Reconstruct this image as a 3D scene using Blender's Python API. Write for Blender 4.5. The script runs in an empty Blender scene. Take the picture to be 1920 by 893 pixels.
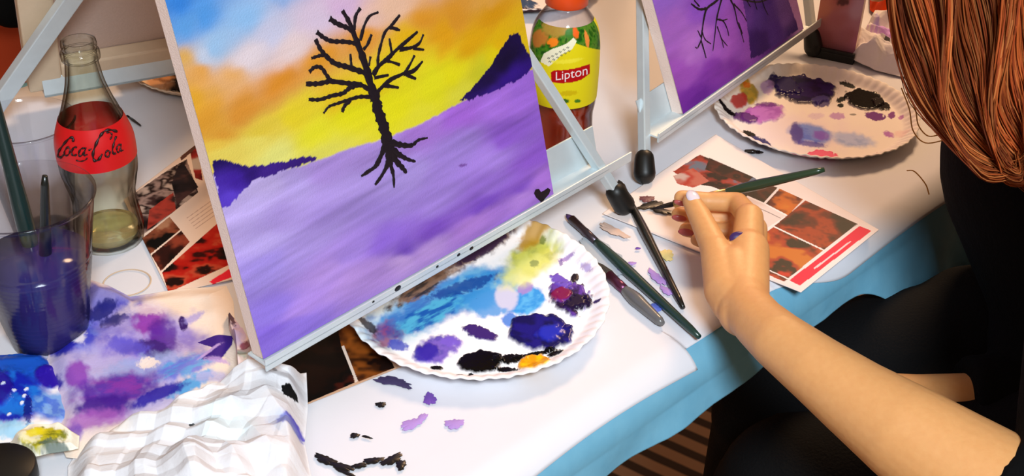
import bpy, bmesh, math, random
import numpy as np
from math import sin, cos, pi, radians, sqrt, atan2, asin
from mathutils import Vector, Matrix
random.seed(7); np.random.seed(7)
SC = bpy.context.scene; COL = SC.collection

# ------------------------------------------------------------------ camera
F = 2500.0                                     # focal length in pixels of the 1920 wide frame
pitch, roll = radians(33), radians(1.6)
fw = np.array([0, cos(pitch), -sin(pitch)]); r0 = np.array([1., 0, 0]); u0 = np.cross(r0, fw)
rt = cos(roll)*r0 + sin(roll)*u0; up_ = np.cross(rt, fw)
CP = np.array([0, 0, 1.35]); TZ = 0.75         # eye height, table height
cam = bpy.data.cameras.new('camera'); camo = bpy.data.objects.new('camera', cam); COL.objects.link(camo)
cam.sensor_width = 36; cam.lens = F/1920*36; cam.clip_start = 0.02
camo.matrix_world = Matrix(((rt[0], up_[0], -fw[0], CP[0]), (rt[1], up_[1], -fw[1], CP[1]), (rt[2], up_[2], -fw[2], CP[2]), (0, 0, 0, 1)))
SC.camera = camo
cam.dof.use_dof = False

# ------------------------------------------------------------------ light
SC.view_settings.view_transform = 'Standard'; SC.view_settings.look = 'None'
SC.view_settings.exposure = 0.0; SC.view_settings.gamma = 1; SC.view_settings.use_curve_mapping = False
W = bpy.data.worlds.new('room_air'); SC.world = W; W.use_nodes = True
W.node_tree.nodes['Background'].inputs[0].default_value = (1.0, 0.66, 0.45, 1); W.node_tree.nodes['Background'].inputs[1].default_value = 0.36
def area(name, loc, target, size, power, color):
    l = bpy.data.lights.new(name, 'AREA'); l.shape = 'DISK'; l.size = size; l.energy = power; l.color = color
    o = bpy.data.objects.new(name, l); COL.objects.link(o); o.location = loc
    o.rotation_euler = (Vector(target)-Vector(loc)).to_track_quat('-Z', 'Y').to_euler(); return o
area('ceiling_light_cool', (0.30, -0.60, 2.12), (0.08, 0.75, 0.75), 0.50, 44, (0.81, 0.92, 1.0))
area('ceiling_light_warm', (0.75, 2.5, 2.3), (0.1, 1.4, 0.75), 0.5, 36, (1.0, 0.62, 0.34))

# ------------------------------------------------------------------ maths helpers
def ray(x, y):
    d = fw*F + rt*(x-960) - up_*(y-446.5); return d/np.linalg.norm(d)
def P(x, y, h=0.0):                            # point on the horizontal plane h above the table top
    d = ray(x, y); return CP + d*((TZ+h-CP[2])/d[2])
def D(x, y, dist): return CP + ray(x, y)*dist
def onplane(x, y, o, n):
    d = ray(x, y); return CP + d*(np.dot(np.array(o)-CP, n)/np.dot(d, n))
def srgb(c):
    c = np.array(c, float)/255.0
    return np.where(c <= .04045, c/12.92, ((c+.055)/1.055)**2.4)
def rgba(c): return tuple(srgb(c)) + (1.0,)
def _h(ix, iy, s):
    v = np.sin(ix*127.1 + iy*311.7 + s*74.7)*43758.5453; return v-np.floor(v)
def vnoise(x, y, s=0):
    ix, iy = np.floor(x), np.floor(y); fx, fy = x-ix, y-iy
    fx = fx*fx*(3-2*fx); fy = fy*fy*(3-2*fy)
    return (_h(ix, iy, s)*(1-fx)+_h(ix+1, iy, s)*fx)*(1-fy) + (_h(ix, iy+1, s)*(1-fx)+_h(ix+1, iy+1, s)*fx)*fy
def fbm(x, y, s=0, o=4):
    t = 0; a = .5; k = 1
    for i in range(o): t = t + a*vnoise(x*k, y*k, s+i*13); a *= .5; k *= 2.03
    return t/(1-.5**o)
def sstep(a, b, x):
    t = np.clip((x-a)/(b-a+1e-12), 0, 1); return t*t*(3-2*t)
def inpoly(pts, poly):
    x, y = pts[:, 0], pts[:, 1]; n = len(poly); ins = np.zeros(len(pts), bool)
    for i in range(n):
        x1, y1 = poly[i]; x2, y2 = poly[(i+1) % n]
        c = ((y1 > y) != (y2 > y)) & (x < (x2-x1)*(y-y1)/((y2-y1) if y2 != y1 else 1e-12)+x1)
        ins ^= c
    return ins

# ------------------------------------------------------------------ object helpers
def tag(o, label=None, cat=None, group=None, kind=None):
    if label: o['label'] = label
    if cat: o['category'] = cat
    if group: o['group'] = group
    if kind: o['kind'] = kind
    return o
def empty(name, loc, label, cat, group=None):
    o = bpy.data.objects.new(name, None); COL.objects.link(o); o.location = Vector(loc); o.empty_display_size = .02
    return tag(o, label, cat, group)
def link(name, me, mat, parent=None, smooth=True):
    me.materials.append(mat)
    if smooth and len(me.polygons): me.polygons.foreach_set('use_smooth', [True]*len(me.polygons))
    o = bpy.data.objects.new(name, me); COL.objects.link(o)
    if parent:
        o.parent = parent; o.matrix_parent_inverse = Matrix.Translation(parent.location).inverted() if parent.parent is None else Matrix.Identity(4)
    return o
def frombm(name, bm, mat, parent=None, smooth=True, bevel=0):
    bmesh.ops.recalc_face_normals(bm, faces=bm.faces)
    me = bpy.data.meshes.new(name); bm.to_mesh(me); bm.free()
    o = link(name, me, mat, parent, smooth)
    if bevel:
        m = o.modifiers.new('bevel', 'BEVEL'); m.width = bevel; m.segments = 2; m.limit_method = 'ANGLE'
        for p in me.polygons: p.use_smooth = False
    return o
def sub(o, name, bm, mat, **k):                # a sub-part: child of a part
    c = frombm(name, bm, mat, None, **k); c.parent = o; return c
def gridmesh(name, V, nu, nv, wrap=False):     # V: (nu*nv,3)
    me = bpy.data.meshes.new(name)
    I = np.arange(nu*nv).reshape(nu, nv)
    A = I if not wrap else np.vstack([I, I[:1]])
    q = np.stack([A[:-1, :-1], A[1:, :-1], A[1:, 1:], A[:-1, 1:]], -1).reshape(-1, 4)
    me.vertices.add(len(V)); me.vertices.foreach_set('co', np.asarray(V, float).ravel())
    me.loops.add(q.size); me.loops.foreach_set('vertex_index', q.ravel().astype(np.int32))
    me.polygons.add(len(q)); me.polygons.foreach_set('loop_start', np.arange(0, q.size, 4, dtype=np.int32)); me.polygons.foreach_set('loop_total', np.full(len(q), 4, dtype=np.int32))
    me.update(); me.validate(); return me
def setcol(me, rgb, gloss=None):
    a = me.color_attributes.new('Col', 'FLOAT_COLOR', 'POINT')
    d = np.ones((len(me.vertices), 4)); d[:, :3] = rgb; a.data.foreach_set('color', d.ravel())
    if gloss is not None:
        g = me.attributes.new('gloss', 'FLOAT', 'POINT'); g.data.foreach_set('value', np.asarray(gloss, float))
def box(bm, o, ax, lo, hi):                    # box in a local frame (three unit axes)
    o = np.array(o, float); vs = []
    for k in range(8):
        c = [(lo[i], hi[i])[(k >> i) & 1] for i in range(3)]
        vs.append(bm.verts.new(o + sum(np.array(ax[i])*c[i] for i in range(3))))
    for f in ((0, 1, 3, 2), (4, 6, 7, 5), (0, 4, 5, 1), (2, 3, 7, 6), (0, 2, 6, 4), (1, 5, 7, 3)): bm.faces.new([vs[i] for i in f])
def tube(bm, pts, rad, n=12, caps=True, flat=None, flatdir=None):
    pts = [Vector(p) for p in pts]
    if not hasattr(rad, '__len__'): rad = [rad]*len(pts)
    rings = []; prev = None
    for i, p in enumerate(pts):
        t = (pts[min(i+1, len(pts)-1)]-pts[max(i-1, 0)]).normalized()
        if prev is None:
            a = Vector(flatdir) if flatdir is not None else (Vector((0, 0, 1)) if abs(t.z) < .9 else Vector((1, 0, 0)))
        else: a = prev
        x = (a - t*a.dot(t)).normalized(); y = t.cross(x); prev = x
        fl = flat if flat else 1
        rings.append([bm.verts.new(p + (x*cos(2*pi*k/n)*fl + y*sin(2*pi*k/n))*rad[i]) for k in range(n)])
    for a, b in zip(rings, rings[1:]):
        for k in range(n): bm.faces.new((a[k], a[(k+1) % n], b[(k+1) % n], b[k]))
    if caps: bm.faces.new(rings[0][::-1]); bm.faces.new(rings[-1])
def capsule(bm, a, b, ra, rb, n=20, m=6):
    a, b = Vector(a), Vector(b); t = (b-a).normalized(); pts = []; rr = []
    for i in range(m): th = pi/2*(1-i/m)*.999; pts.append(a - t*sin(th)*ra); rr.append(max(cos(th)*ra, 1e-5))
    pts.append(a); rr.append(ra); pts.append(b); rr.append(rb)
    for i in range(1, m+1): th = pi/2*i/m*.999; pts.append(b + t*sin(th)*rb); rr.append(max(cos(th)*rb, 1e-5))
    tube(bm, pts, rr, n)
def ellipsoid(bm, c, ax, rr, n=24, m=14):
    c = np.array(c, float); rings = []
    for i in range(m+1):
        th = pi*i/m*.998+.001*pi; ring = []
        for k in range(n):
            ph = 2*pi*k/n
            ring.append(bm.verts.new(c + np.array(ax[0])*rr[0]*sin(th)*cos(ph) + np.array(ax[1])*rr[1]*sin(th)*sin(ph) + np.array(ax[2])*rr[2]*cos(th)))
        rings.append(ring)
    for a, b in zip(rings, rings[1:]):
        for k in range(n): bm.faces.new((a[k], a[(k+1) % n], b[(k+1) % n], b[k]))
    bm.faces.new(rings[0][::-1]); bm.faces.new(rings[-1])
def lathe(bm, base, prof, n=64, close=False, tilt=(0, 0)):
    base = np.array(base, float); rings = []
    for r, z in prof:
        if r < 1e-6: rings.append([bm.verts.new(base+np.array([0, 0, z]))]); continue
        rings.append([bm.verts.new(base+np.array([r*cos(2*pi*k/n), r*sin(2*pi*k/n), z])) for k in range(n)])
    for a, b in zip(rings, rings[1:]):
        for k in range(n):
            k2 = (k+1) % n
            if len(a) == 1 and len(b) == 1: continue
            if len(a) == 1: bm.faces.new((a[0], b[k2], b[k]))
            elif len(b) == 1: bm.faces.new((a[k], a[k2], b[0]))
            else: bm.faces.new((a[k], a[k2], b[k2], b[k]))
def remeshed(name, bm, voxel, smooth=4, mat=None, parent=None, extra=None):
    me = bpy.data.meshes.new('tmp'); bmesh.ops.recalc_face_normals(bm, faces=bm.faces); bm.to_mesh(me); bm.free()
    o = bpy.data.objects.new('tmp', me); COL.objects.link(o)
    r = o.modifiers.new('r', 'REMESH'); r.mode = 'VOXEL'; r.voxel_size = voxel
    s = o.modifiers.new('s', 'SMOOTH'); s.iterations = smooth; s.factor = .5
    dg = bpy.context.evaluated_depsgraph_get(); out = bpy.data.meshes.new_from_object(o.evaluated_get(dg)); out.name = name
    bpy.data.objects.remove(o); bpy.data.meshes.remove(me)
    if extra is not None:
        b2 = bmesh.new(); b2.from_mesh(out); b2.from_mesh(extra); out2 = bpy.data.meshes.new(name); b2.to_mesh(out2); b2.free(); out = out2
    if mat is None: return out
    out.materials.clear(); return link(name, out, mat, parent)
def spline(pts, n=8):                          # Catmull-Rom through points
    pts = [np.array(p, float) for p in pts]; out = []
    q = [2*pts[0]-pts[1]] + pts + [2*pts[-1]-pts[-2]]
    for i in range(1, len(q)-2):
        for k in range(n):
            t = k/n; a, b, c, d = q[i-1:i+3]
            out.append(.5*((2*b)+(c-a)*t+(2*a-5*b+4*c-d)*t*t+(3*b-a-3*c+d)*t**3))
    out.append(pts[-1]); return out

# ------------------------------------------------------------------ materials
def mat(name, c, rough=.5, metal=0., trans=0., ior=1.45, bump=0., bscale=60., var=.06, spec=None, coat=0., sss=0., c2=None, alpha=None):
    m = bpy.data.materials.new(name); m.use_nodes = True; nt = m.node_tree; b = nt.nodes['Principled BSDF']
    tc = nt.nodes.new('ShaderNodeTexCoord'); no = nt.nodes.new('ShaderNodeTexNoise'); no.inputs['Scale'].default_value = bscale; no.inputs['Detail'].default_value = 4
    nt.links.new(tc.outputs['Object'], no.inputs['Vector'])
    mx = nt.nodes.new('ShaderNodeMix'); mx.data_type = 'RGBA'
    base = np.array(srgb(c)); b2 = np.array(srgb(c2)) if c2 else base*(1-var*2)
    mx.inputs[6].default_value = (*base, 1); mx.inputs[7].default_value = (*b2, 1)
    nt.links.new(no.outputs['Fac'], mx.inputs[0]); nt.links.new(mx.outputs[2], b.inputs['Base Color'])
    b.inputs['Roughness'].default_value = rough; b.inputs['Metallic'].default_value = metal; b.inputs['Transmission Weight'].default_value = trans; b.inputs['IOR'].default_value = ior
    b.inputs['Coat Weight'].default_value = coat
    if spec is not None: b.inputs['Specular IOR Level'].default_value = spec
    if sss: b.inputs['Subsurface Weight'].default_value = sss; b.inputs['Subsurface Radius'].default_value = (.012, .004, .002); b.inputs['Subsurface Scale'].default_value = 1
    if alpha is not None: b.inputs['Alpha'].default_value = alpha
    if bump:
        bp = nt.nodes.new('ShaderNodeBump'); bp.inputs['Strength'].default_value = bump; bp.inputs['Distance'].default_value = .002
        nt.links.new(no.outputs['Fac'], bp.inputs['Height']); nt.links.new(bp.outputs[0], b.inputs['Normal'])
    return m
def attrmat(name, rough=.6, bump=.15, bscale=400., spec=.3, glossy=.12, weave=False):
    m = bpy.data.materials.new(name); m.use_nodes = True; nt = m.node_tree; b = nt.nodes['Principled BSDF']
    a = nt.nodes.new('ShaderNodeAttribute'); a.attribute_name = 'Col'; nt.links.new(a.outputs['Color'], b.inputs['Base Color'])
    g = nt.nodes.new('ShaderNodeAttribute'); g.attribute_name = 'gloss'
    mr = nt.nodes.new('ShaderNodeMapRange'); mr.inputs['To Min'].default_value = rough; mr.inputs['To Max'].default_value = glossy
    nt.links.new(g.outputs['Fac'], mr.inputs['Value']); nt.links.new(mr.outputs[0], b.inputs['Roughness'])
    b.inputs['Specular IOR Level'].default_value = spec
    tc = nt.nodes.new('ShaderNodeTexCoord'); no = nt.nodes.new('ShaderNodeTexNoise'); no.inputs['Scale'].default_value = bscale; no.inputs['Detail'].default_value = 3
    nt.links.new(tc.outputs['Object'], no.inputs['Vector'])
    bp = nt.nodes.new('ShaderNodeBump'); bp.inputs['Strength'].default_value = bump; bp.inputs['Distance'].default_value = .001
    nt.links.new(no.outputs['Fac'], bp.inputs['Height']); nt.links.new(bp.outputs[0], b.inputs['Normal'])
    return m
M_alu = mat('aluminium', (214, 226, 230), .38, .3, bump=.03, bscale=90)
M_rubber = mat('black_rubber', (14, 16, 15), .45, bump=.05)
M_black = mat('black_paint', (8, 7, 10), .42)
M_paint_tree = mat('painted_black_acrylic', (22, 14, 24), .5, bump=.1, bscale=300)
M_wood_dark = mat('dark_table_wood', (90, 60, 40), .5)
M_linen = mat('primed_canvas_edge', (238, 216, 205), .8, bump=.3, bscale=900)
M_pine = mat('pine_stretcher', (214, 190, 160), .6, bump=.1, bscale=120)
M_canvas = attrmat('acrylic_on_canvas', .6, .35, 900, .15)
M_paper = attrmat('painted_paper', .75, .25, 500, .2)
M_plate = attrmat('paper_plate', .6, .1, 300, .12, .12)
M_flyer = attrmat('glossy_print', .5, .02, 100, .12, .35)
M_glass = mat('clear_glass', (240, 248, 240), .03, 0, 1, 1.45, var=0)
def thinglass(name, centre, edge, rough, f=.5):
    m = bpy.data.materials.new(name); m.use_nodes = True; nt = m.node_tree; nt.nodes.clear(); N_ = nt.nodes.new; out = N_('ShaderNodeOutputMaterial')
    lw = N_('ShaderNodeLayerWeight'); lw.inputs['Blend'].default_value = f; cr_ = N_('ShaderNodeValToRGB'); cr_.color_ramp.elements[0].position = .35; cr_.color_ramp.elements[0].color = rgba(centre); cr_.color_ramp.elements[1].position = .95; cr_.color_ramp.elements[1].color = rgba(edge)
    tr1 = N_('ShaderNodeBsdfTransparent'); gl = N_('ShaderNodeBsdfGlossy'); gl.inputs['Roughness'].default_value = rough; fr = N_('ShaderNodeMapRange'); fr.inputs['From Min'].default_value = .5; fr.inputs['From Max'].default_value = 1.0; fr.inputs['To Min'].default_value = .035; fr.inputs['To Max'].default_value = .45; mx = N_('ShaderNodeMixShader')
    no = N_('ShaderNodeTexNoise'); no.inputs['Scale'].default_value = 35; tc = N_('ShaderNodeTexCoord'); bp = N_('ShaderNodeBump'); bp.inputs['Strength'].default_value = .12; bp.inputs['Distance'].default_value = .002
    L_ = nt.links.new; L_(tc.outputs['Object'], no.inputs['Vector']); L_(no.outputs['Fac'], bp.inputs['Height']); L_(bp.outputs[0], gl.inputs['Normal']); L_(lw.outputs['Facing'], cr_.inputs[0]); L_(lw.outputs['Facing'], fr.inputs[0]); L_(cr_.outputs[0], tr1.inputs[0]); L_(fr.outputs[0], mx.inputs[0]); L_(tr1.outputs[0], mx.inputs[1]); L_(gl.outputs[0], mx.inputs[2]); L_(mx.outputs[0], out.inputs[0])
    return m
M_glass = thinglass('clear_bottle_glass', (250, 252, 248), (90, 76, 54), .04)
M_pet = thinglass('clear_plastic', (250, 250, 252), (190, 186, 190), .08)
M_skin = mat('skin', (224, 166, 106), .48, bump=.10, bscale=220, var=.05, sss=.12, c2=(214, 152, 92))
M_nail = mat('pale_nail_polish', (235, 222, 230), .15, coat=.5)
M_cloth_black = mat('black_cotton', (7, 7, 8), .9, bump=.3, bscale=300, spec=.15)
M_trouser = mat('black_denim', (8, 8, 10), .85, bump=.4, bscale=500, spec=.2)

# ------------------------------------------------------------------ table frame (edge direction T, inward normal N)
E0 = P(870, 893); T = P(1790, 293)-E0; T = T/np.linalg.norm(T); N = np.array([-T[1], T[0], 0]); ZZ = np.array([0, 0, 1.])
TW = 0.705; S0, S1 = -.75, 1.35; RC = .028
def sq(p): d = np.array(p)-E0; return float(d @ T), float(d @ N)
def cloth(s, a, off=0.0, drop=None):
    """cloth surface: a>0 lies on the table, a<0 rolls over the near edge and hangs"""
    s = np.asarray(s, float); a = np.asarray(a, float)
    q = np.where(a > 0, a, 0); z = np.zeros_like(a); out = np.zeros_like(a)
    L = RC*pi/2; th = np.clip(-a/RC, 0, pi/2); R = RC
    out = np.where(a < 0, R*np.sin(th), 0); z = np.where(a < 0, -R*(1-np.cos(th)), 0)
    h = np.clip(-a-L, 0, None); z = z - h*.97
    rip = .010*np.sin(s*31+1.2*np.sin(s*9)) + .006*np.sin(s*67+2) + .012*(fbm(s*26+a*20, a*30-s*6, 5)-.5)
    out = out + h*.24 + np.clip(h/.08, 0, 1.3)*rip
    nx = np.sin(th); nz = np.cos(th)
    wr = .0006*np.sin(s*9+2*np.sin(a*7))*np.clip((a+.02)*8, 0, 1)
    out = out+off*nx; z = z+off*nz + wr
    pt = E0 + np.multiply.outer(s, T) + np.multiply.outer(q-out, N); pt[..., 2] = TZ + z
    return pt

# floor and walls
def floor_material():
    m = mat('old_plank_floor', (96, 70, 50), .45, bump=.2, bscale=30); nt = m.node_tree; b = nt.nodes['Principled BSDF']
    tc = nt.nodes.new('ShaderNodeTexCoord'); mp = nt.nodes.new('ShaderNodeMapping'); mp.inputs['Rotation'].default_value = (0, 0, -atan2(-T[1]*.55-.2, .9)); wv = nt.nodes.new('ShaderNodeTexWave')
    wv.bands_direction = 'Y'; wv.inputs['Scale'].default_value = 8.5; wv.inputs['Distortion'].default_value = .5; wv.inputs['Detail'].default_value = 3
    cr = nt.nodes.new('ShaderNodeValToRGB'); cr.color_ramp.elements[0].position = .25; cr.color_ramp.elements[0].color = rgba((70, 50, 36)); cr.color_ramp.elements[1].position = .6; cr.color_ramp.elements[1].color = rgba((200, 158, 122))
    nt.links.new(tc.outputs['Object'], mp.inputs[0]); nt.links.new(mp.outputs[0], wv.inputs[0]); nt.links.new(wv.outputs['Fac'], cr.inputs[0]); nt.links.new(cr.outputs[0], b.inputs['Base Color'])
    return m
bm = bmesh.new(); box(bm, (0, 0, 0), (r0, (0, 1, 0), ZZ), (-3.5, -2, -.1), (3.5, 4.6, 0)); tag(frombm('floor', bm, floor_material(), smooth=False), kind='structure')
M_wall = mat('warm_plaster_wall', (190, 150, 115), .9, bump=.1, bscale=20)
for nm, lo, hi in (('wall_back', (-3.5, 4.5, 0), (3.5, 4.6, 2.8)), ('wall_left', (-3.6, -2, 0), (-3.5, 4.6, 2.8)), ('wall_right', (3.5, -2, 0), (3.6, 4.6, 2.8))):
    bm = bmesh.new(); box(bm, (0, 0, 0), (r0, (0, 1, 0), ZZ), lo, hi); tag(frombm(nm, bm, M_wall, smooth=False), kind='structure')

# table
tb = empty('table', tuple((E0+T*.3+N*TW/2)[:2])+(0,), 'long work table standing hidden beneath the light blue tablecloth', 'table')
bm = bmesh.new(); box(bm, (E0[0], E0[1], 0), (T, N, ZZ), (S0+.02, -.02, TZ-.032), (S1-.02, TW-.02, TZ-.003)); frombm('tabletop', bm, M_wood_dark, tb, bevel=.012)
for s in (S0+.1, S1-.1):
    for q in (.1, TW-.1):
        bm = bmesh.new(); box(bm, (E0[0], E0[1], 0), (T, N, ZZ), (s-.03, q-.03, 0), (s+.03, q+.03, TZ-.03)); frombm('leg', bm, M_wood_dark, tb, bevel=.004)

# tablecloth: light blue
M_blue = mat('light_blue_cloth', (118, 178, 204), .7, bump=.25, bscale=60, c2=(100, 164, 194))
ns, na = 520, 150
ss = np.linspace(S0, S1, ns)
def dropof(s): return .062 + .003*np.sin(s*5+1) + .15*sstep(.42, .60, s)
tt = np.linspace(0, 1, na)
Sg = np.repeat(ss, na); Tg = np.tile(tt, ns)
Ag = np.where(Tg < .25, TW - Tg/.25*(TW-.06), .06 - (Tg-.25)/.75*(.06+dropof(Sg)))
V = cloth(Sg, Ag)
me = gridmesh('tablecloth', V, ns, na)
clo = link('tablecloth', me, M_blue); tag(clo, 'light blue tablecloth hanging over the near table edge', 'tablecloth')
so = clo.modifiers.new('thick', 'SOLIDIFY'); so.thickness = .0012; so.offset = -1

# white paper cover on top of the cloth, its near-right corner cut square
s_c = sq(P(1262, 640))[0]
M_cover = mat('white_table_paper', (224, 225, 232), .62, bump=.2, bscale=25, var=.03)
def amin(s):
    left = -.030 + .006*np.sin(s*14)
    right = -.008 + .005*np.sin(s*11+2) - .028*sstep(s_c+.10, s_c+.2, s)
    return np.where(s < s_c, left, right)
na2 = 90; ss2 = np.sort(np.concatenate([np.linspace(S0+.01, S1-.01, 420), [s_c-1e-4, s_c+1e-4]])); ns2 = len(ss2)
Sg = np.repeat(ss2, na2); Tg = np.tile(np.linspace(0, 1, na2), ns2)
am = amin(Sg); Ag = np.where(Tg < .4, TW-.01 - Tg/.4*(TW-.11), .10 + (am-.10)*(Tg-.4)/.6)
me = gridmesh('table_cover', cloth(Sg, Ag, .0024), ns2, na2)
cov = link('table_cover', me, M_cover); tag(cov, 'white protective paper sheet spread over the light blue cloth', 'table cover')
so = cov.modifiers.new('thick', 'SOLIDIFY'); so.thickness = .0004; so.offset = 1
CZ = .0034                                     # height of the cover's top above the table plane

# ------------------------------------------------------------------ paint layers
class Layer:
    """colours a point set lying in a plane; features are given by where they sit and converted to plane coordinates"""
    def __init__(s, tolocal, pts, base, sd=0):
        s.f = tolocal; s.p = pts; s.c = np.tile(srgb(base), (len(pts), 1)); s.g = np.zeros(len(pts)); s.h = np.zeros(len(pts)); s.sd = sd
    def _apply(s, m, col, gloss, thick):
        m = np.clip(m, 0, 1); s.c = s.c*(1-m[:, None]) + (col if isinstance(col, np.ndarray) and col.ndim == 2 else srgb(col))*m[:, None]
        s.g = s.g*(1-m)+gloss*m; s.h = s.h + thick*m
    def blob(s, x, y, a, b, ang, col, alpha=1., soft=.25, noise=.35, gloss=0., thick=0., ns=2.2, col2=None):
        s.sd += 1; dx, dy = cos(radians(ang)), sin(radians(ang))
        c = s.f(x, y); A = s.f(x+a*dx, y-a*dy)-c; B = s.f(x+b*dy, y+b*dx)-c
        Mi = np.linalg.inv(np.column_stack([A, B])); uv = (s.p-c) @ Mi.T
        sel = (np.abs(uv) < 2).all(1)
        uv = uv[sel]; d = np.sqrt((uv**2).sum(1)); k = max(a, b)/max(min(a, b), 1)
        n = fbm(uv[:, 0]*ns*max(1, a/b)+s.sd*7.3, uv[:, 1]*ns*max(1, b/a)+s.sd*3.1, s.sd) - .5
        d = d + n*2*noise; m = np.zeros(len(s.p)); m[sel] = (1-sstep(1-soft, 1+soft*.4, d))*alpha
        if col2 is not None:
            t = np.zeros(len(s.p)); t[sel] = fbm(uv[:, 0]*3+5, uv[:, 1]*3, s.sd+40, 4); t = sstep(.35, .65, t)[:, None]
            col = srgb(col)*(1-t)+srgb(col2)*t
        s._apply(m, col, gloss, thick)
    def poly(s, pts, col, alpha=1., gloss=0., thick=0., fire=None, scale=60, sd=0, jag=0.):
        q = np.array([s.f(*p) for p in pts]); pp = s.p
        if jag: pp = pp + jag*np.column_stack([fbm(pp[:, 0]*250, pp[:, 1]*250, 3)-.5, fbm(pp[:, 0]*250+9, pp[:, 1]*250, 4)-.5])
        m = inpoly(pp, q).astype(float)*alpha
        if fire is not None:
            n = fbm(s.p[:, 0]*scale+sd, s.p[:, 1]*scale+sd*2, sd, 4); n = np.clip((n-.28)/.44, 0, 1)*(len(fire)-1); i = np.clip(np.floor(n).astype(int), 0, len(fire)-2); t = (n-i)[:, None]
            t = t*t*(3-2*t); Fc = np.array([srgb(c) for c in fire])*.62; col = Fc[i]*(1-t)+Fc[i+1]*t
        s._apply(m, col, gloss, thick)
def table_local(h=.004): return lambda x, y: P(x, y, h)[:2]
def star_sheet(outline, c, nr, nb, close=True):
    """mesh rows from centre to a resampled outline (plane coordinates)"""
    o = np.array(outline+[outline[0]]); L = np.concatenate([[0], np.cumsum(np.linalg.norm(np.diff(o, axis=0), axis=1))])
    t = np.linspace(0, L[-1], nb, endpoint=False); b = np.column_stack([np.interp(t, L, o[:, 0]), np.interp(t, L, o[:, 1])])
    k = np.linspace(0.002, 1, nr); return (np.array(c)[None, None] + (b[:, None]-np.array(c)[None, None])*k[None, :, None]).reshape(-1, 2), np.tile(k, nb)
def flatsheet(name, px, cx, h, nr, nb, base, build, m, label, cat, group=None, height=None, thick=.0006, sd=0):
    f = table_local(h); out = [f(*p) for p in px]; c = f(*cx); pts, k = star_sheet(out, c, nr, nb)
    L = Layer(f, pts, base, sd); build(L)
    z = TZ + h + L.h + (height(pts, k) if height else 0)
    me = gridmesh(name, np.column_stack([pts, z]), nb, nr, wrap=True); setcol(me, L.c, L.g)
    o = link(name, me, m); tag(o, label, cat, group)
    s = o.modifiers.new('thick', 'SOLIDIFY'); s.thickness = thick; s.offset = -1
    return o

# ------------------------------------------------------------------ flyers
FIRE = [(18, 8, 8), (40, 14, 10), (120, 30, 18), (215, 60, 20), (240, 120, 30), (60, 20, 14)]
DARK = [(10, 8, 8), (35, 14, 12), (90, 30, 20), (25, 15, 12), (150, 60, 35)]
REDS = [(20, 8, 8), (60, 10, 10), (210, 30, 20), (225, 45, 30), (235, 90, 60), (40, 12, 10)]
def lerp(a, b, t): return (a[0]+(b[0]-a[0])*t, a[1]+(b[1]-a[1])*t)
def quad(c, u0, v0, u1, v1):                   # rectangle inside a flyer given by its four corners
    g = lambda u, v: lerp(lerp(c[0], c[1], u), lerp(c[3], c[2], u), v)
    return [g(u0, v0), g(u1, v0), g(u1, v1), g(u0, v1)]
def fl_right(L):
    for p, fi, sd in (([(1262, 322), (1312, 290), (1412, 332), (1440, 350), (1392, 372), (1335, 350), (1300, 345)], [(230, 190, 175), (60, 15, 12), (20, 8, 8), (190, 60, 45), (120, 130, 150)], 3),
                      ([(1330, 296), (1412, 332), (1398, 345), (1322, 318)], DARK, 5),
                      ([(1262, 330), (1300, 315), (1330, 340), (1300, 352), (1270, 345)], [(235, 200, 190), (210, 60, 45), (225, 120, 100)], 6),
                      ([(1415, 338), (1458, 352), (1432, 380), (1390, 362)], DARK, 7), ([(1462, 354), (1506, 374), (1478, 404), (1436, 382)], [(30, 10, 8), (110, 30, 20), (240, 120, 30), (245, 140, 40)], 8),
                      ([(1510, 376), (1608, 420), (1545, 468), (1452, 424)], [(15, 8, 8), (50, 14, 10), (120, 30, 15), (190, 60, 20), (90, 20, 15)], 9), ([(1450, 426), (1543, 470), (1478, 522), (1380, 478)], [(235, 40, 25), (30, 10, 8), (20, 8, 8), (200, 60, 25), (240, 130, 35)], 10),
                      ([(1380, 480), (1477, 524), (1470, 528), (1330, 470)], FIRE, 12)):
        L.poly(p, (0, 0, 0), fire=fi, scale=42, sd=sd, gloss=.6)
    L.poly([(1388, 364), (1432, 383), (1474, 405), (1434, 430), (1380, 410), (1360, 380)], (226, 205, 196))
    for k in range(5): L.poly([(1410+k*7, 384+k*3), (1440+k*6, 397+k*3), (1439+k*6, 398+k*3), (1409+k*7, 385+k*3)], (150, 135, 130))
    L.poly([(1612, 424), (1634, 433), (1500, 536), (1480, 526)], (228, 42, 70))
    L.poly([(1594, 452), (1597, 453), (1528, 505), (1525, 503)], (250, 205, 205))
fl1 = flatsheet('flyer', [(1342, 252), (1648, 431), (1502, 548), (1130, 400), (1240, 322)], (1430, 400), .0042, 170, 700, (240, 226, 220), fl_right, M_flyer,
    'photo collage flyer with red stripe overhanging the table edge beneath the hand', 'flyer', 'printed collage flyers')
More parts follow.
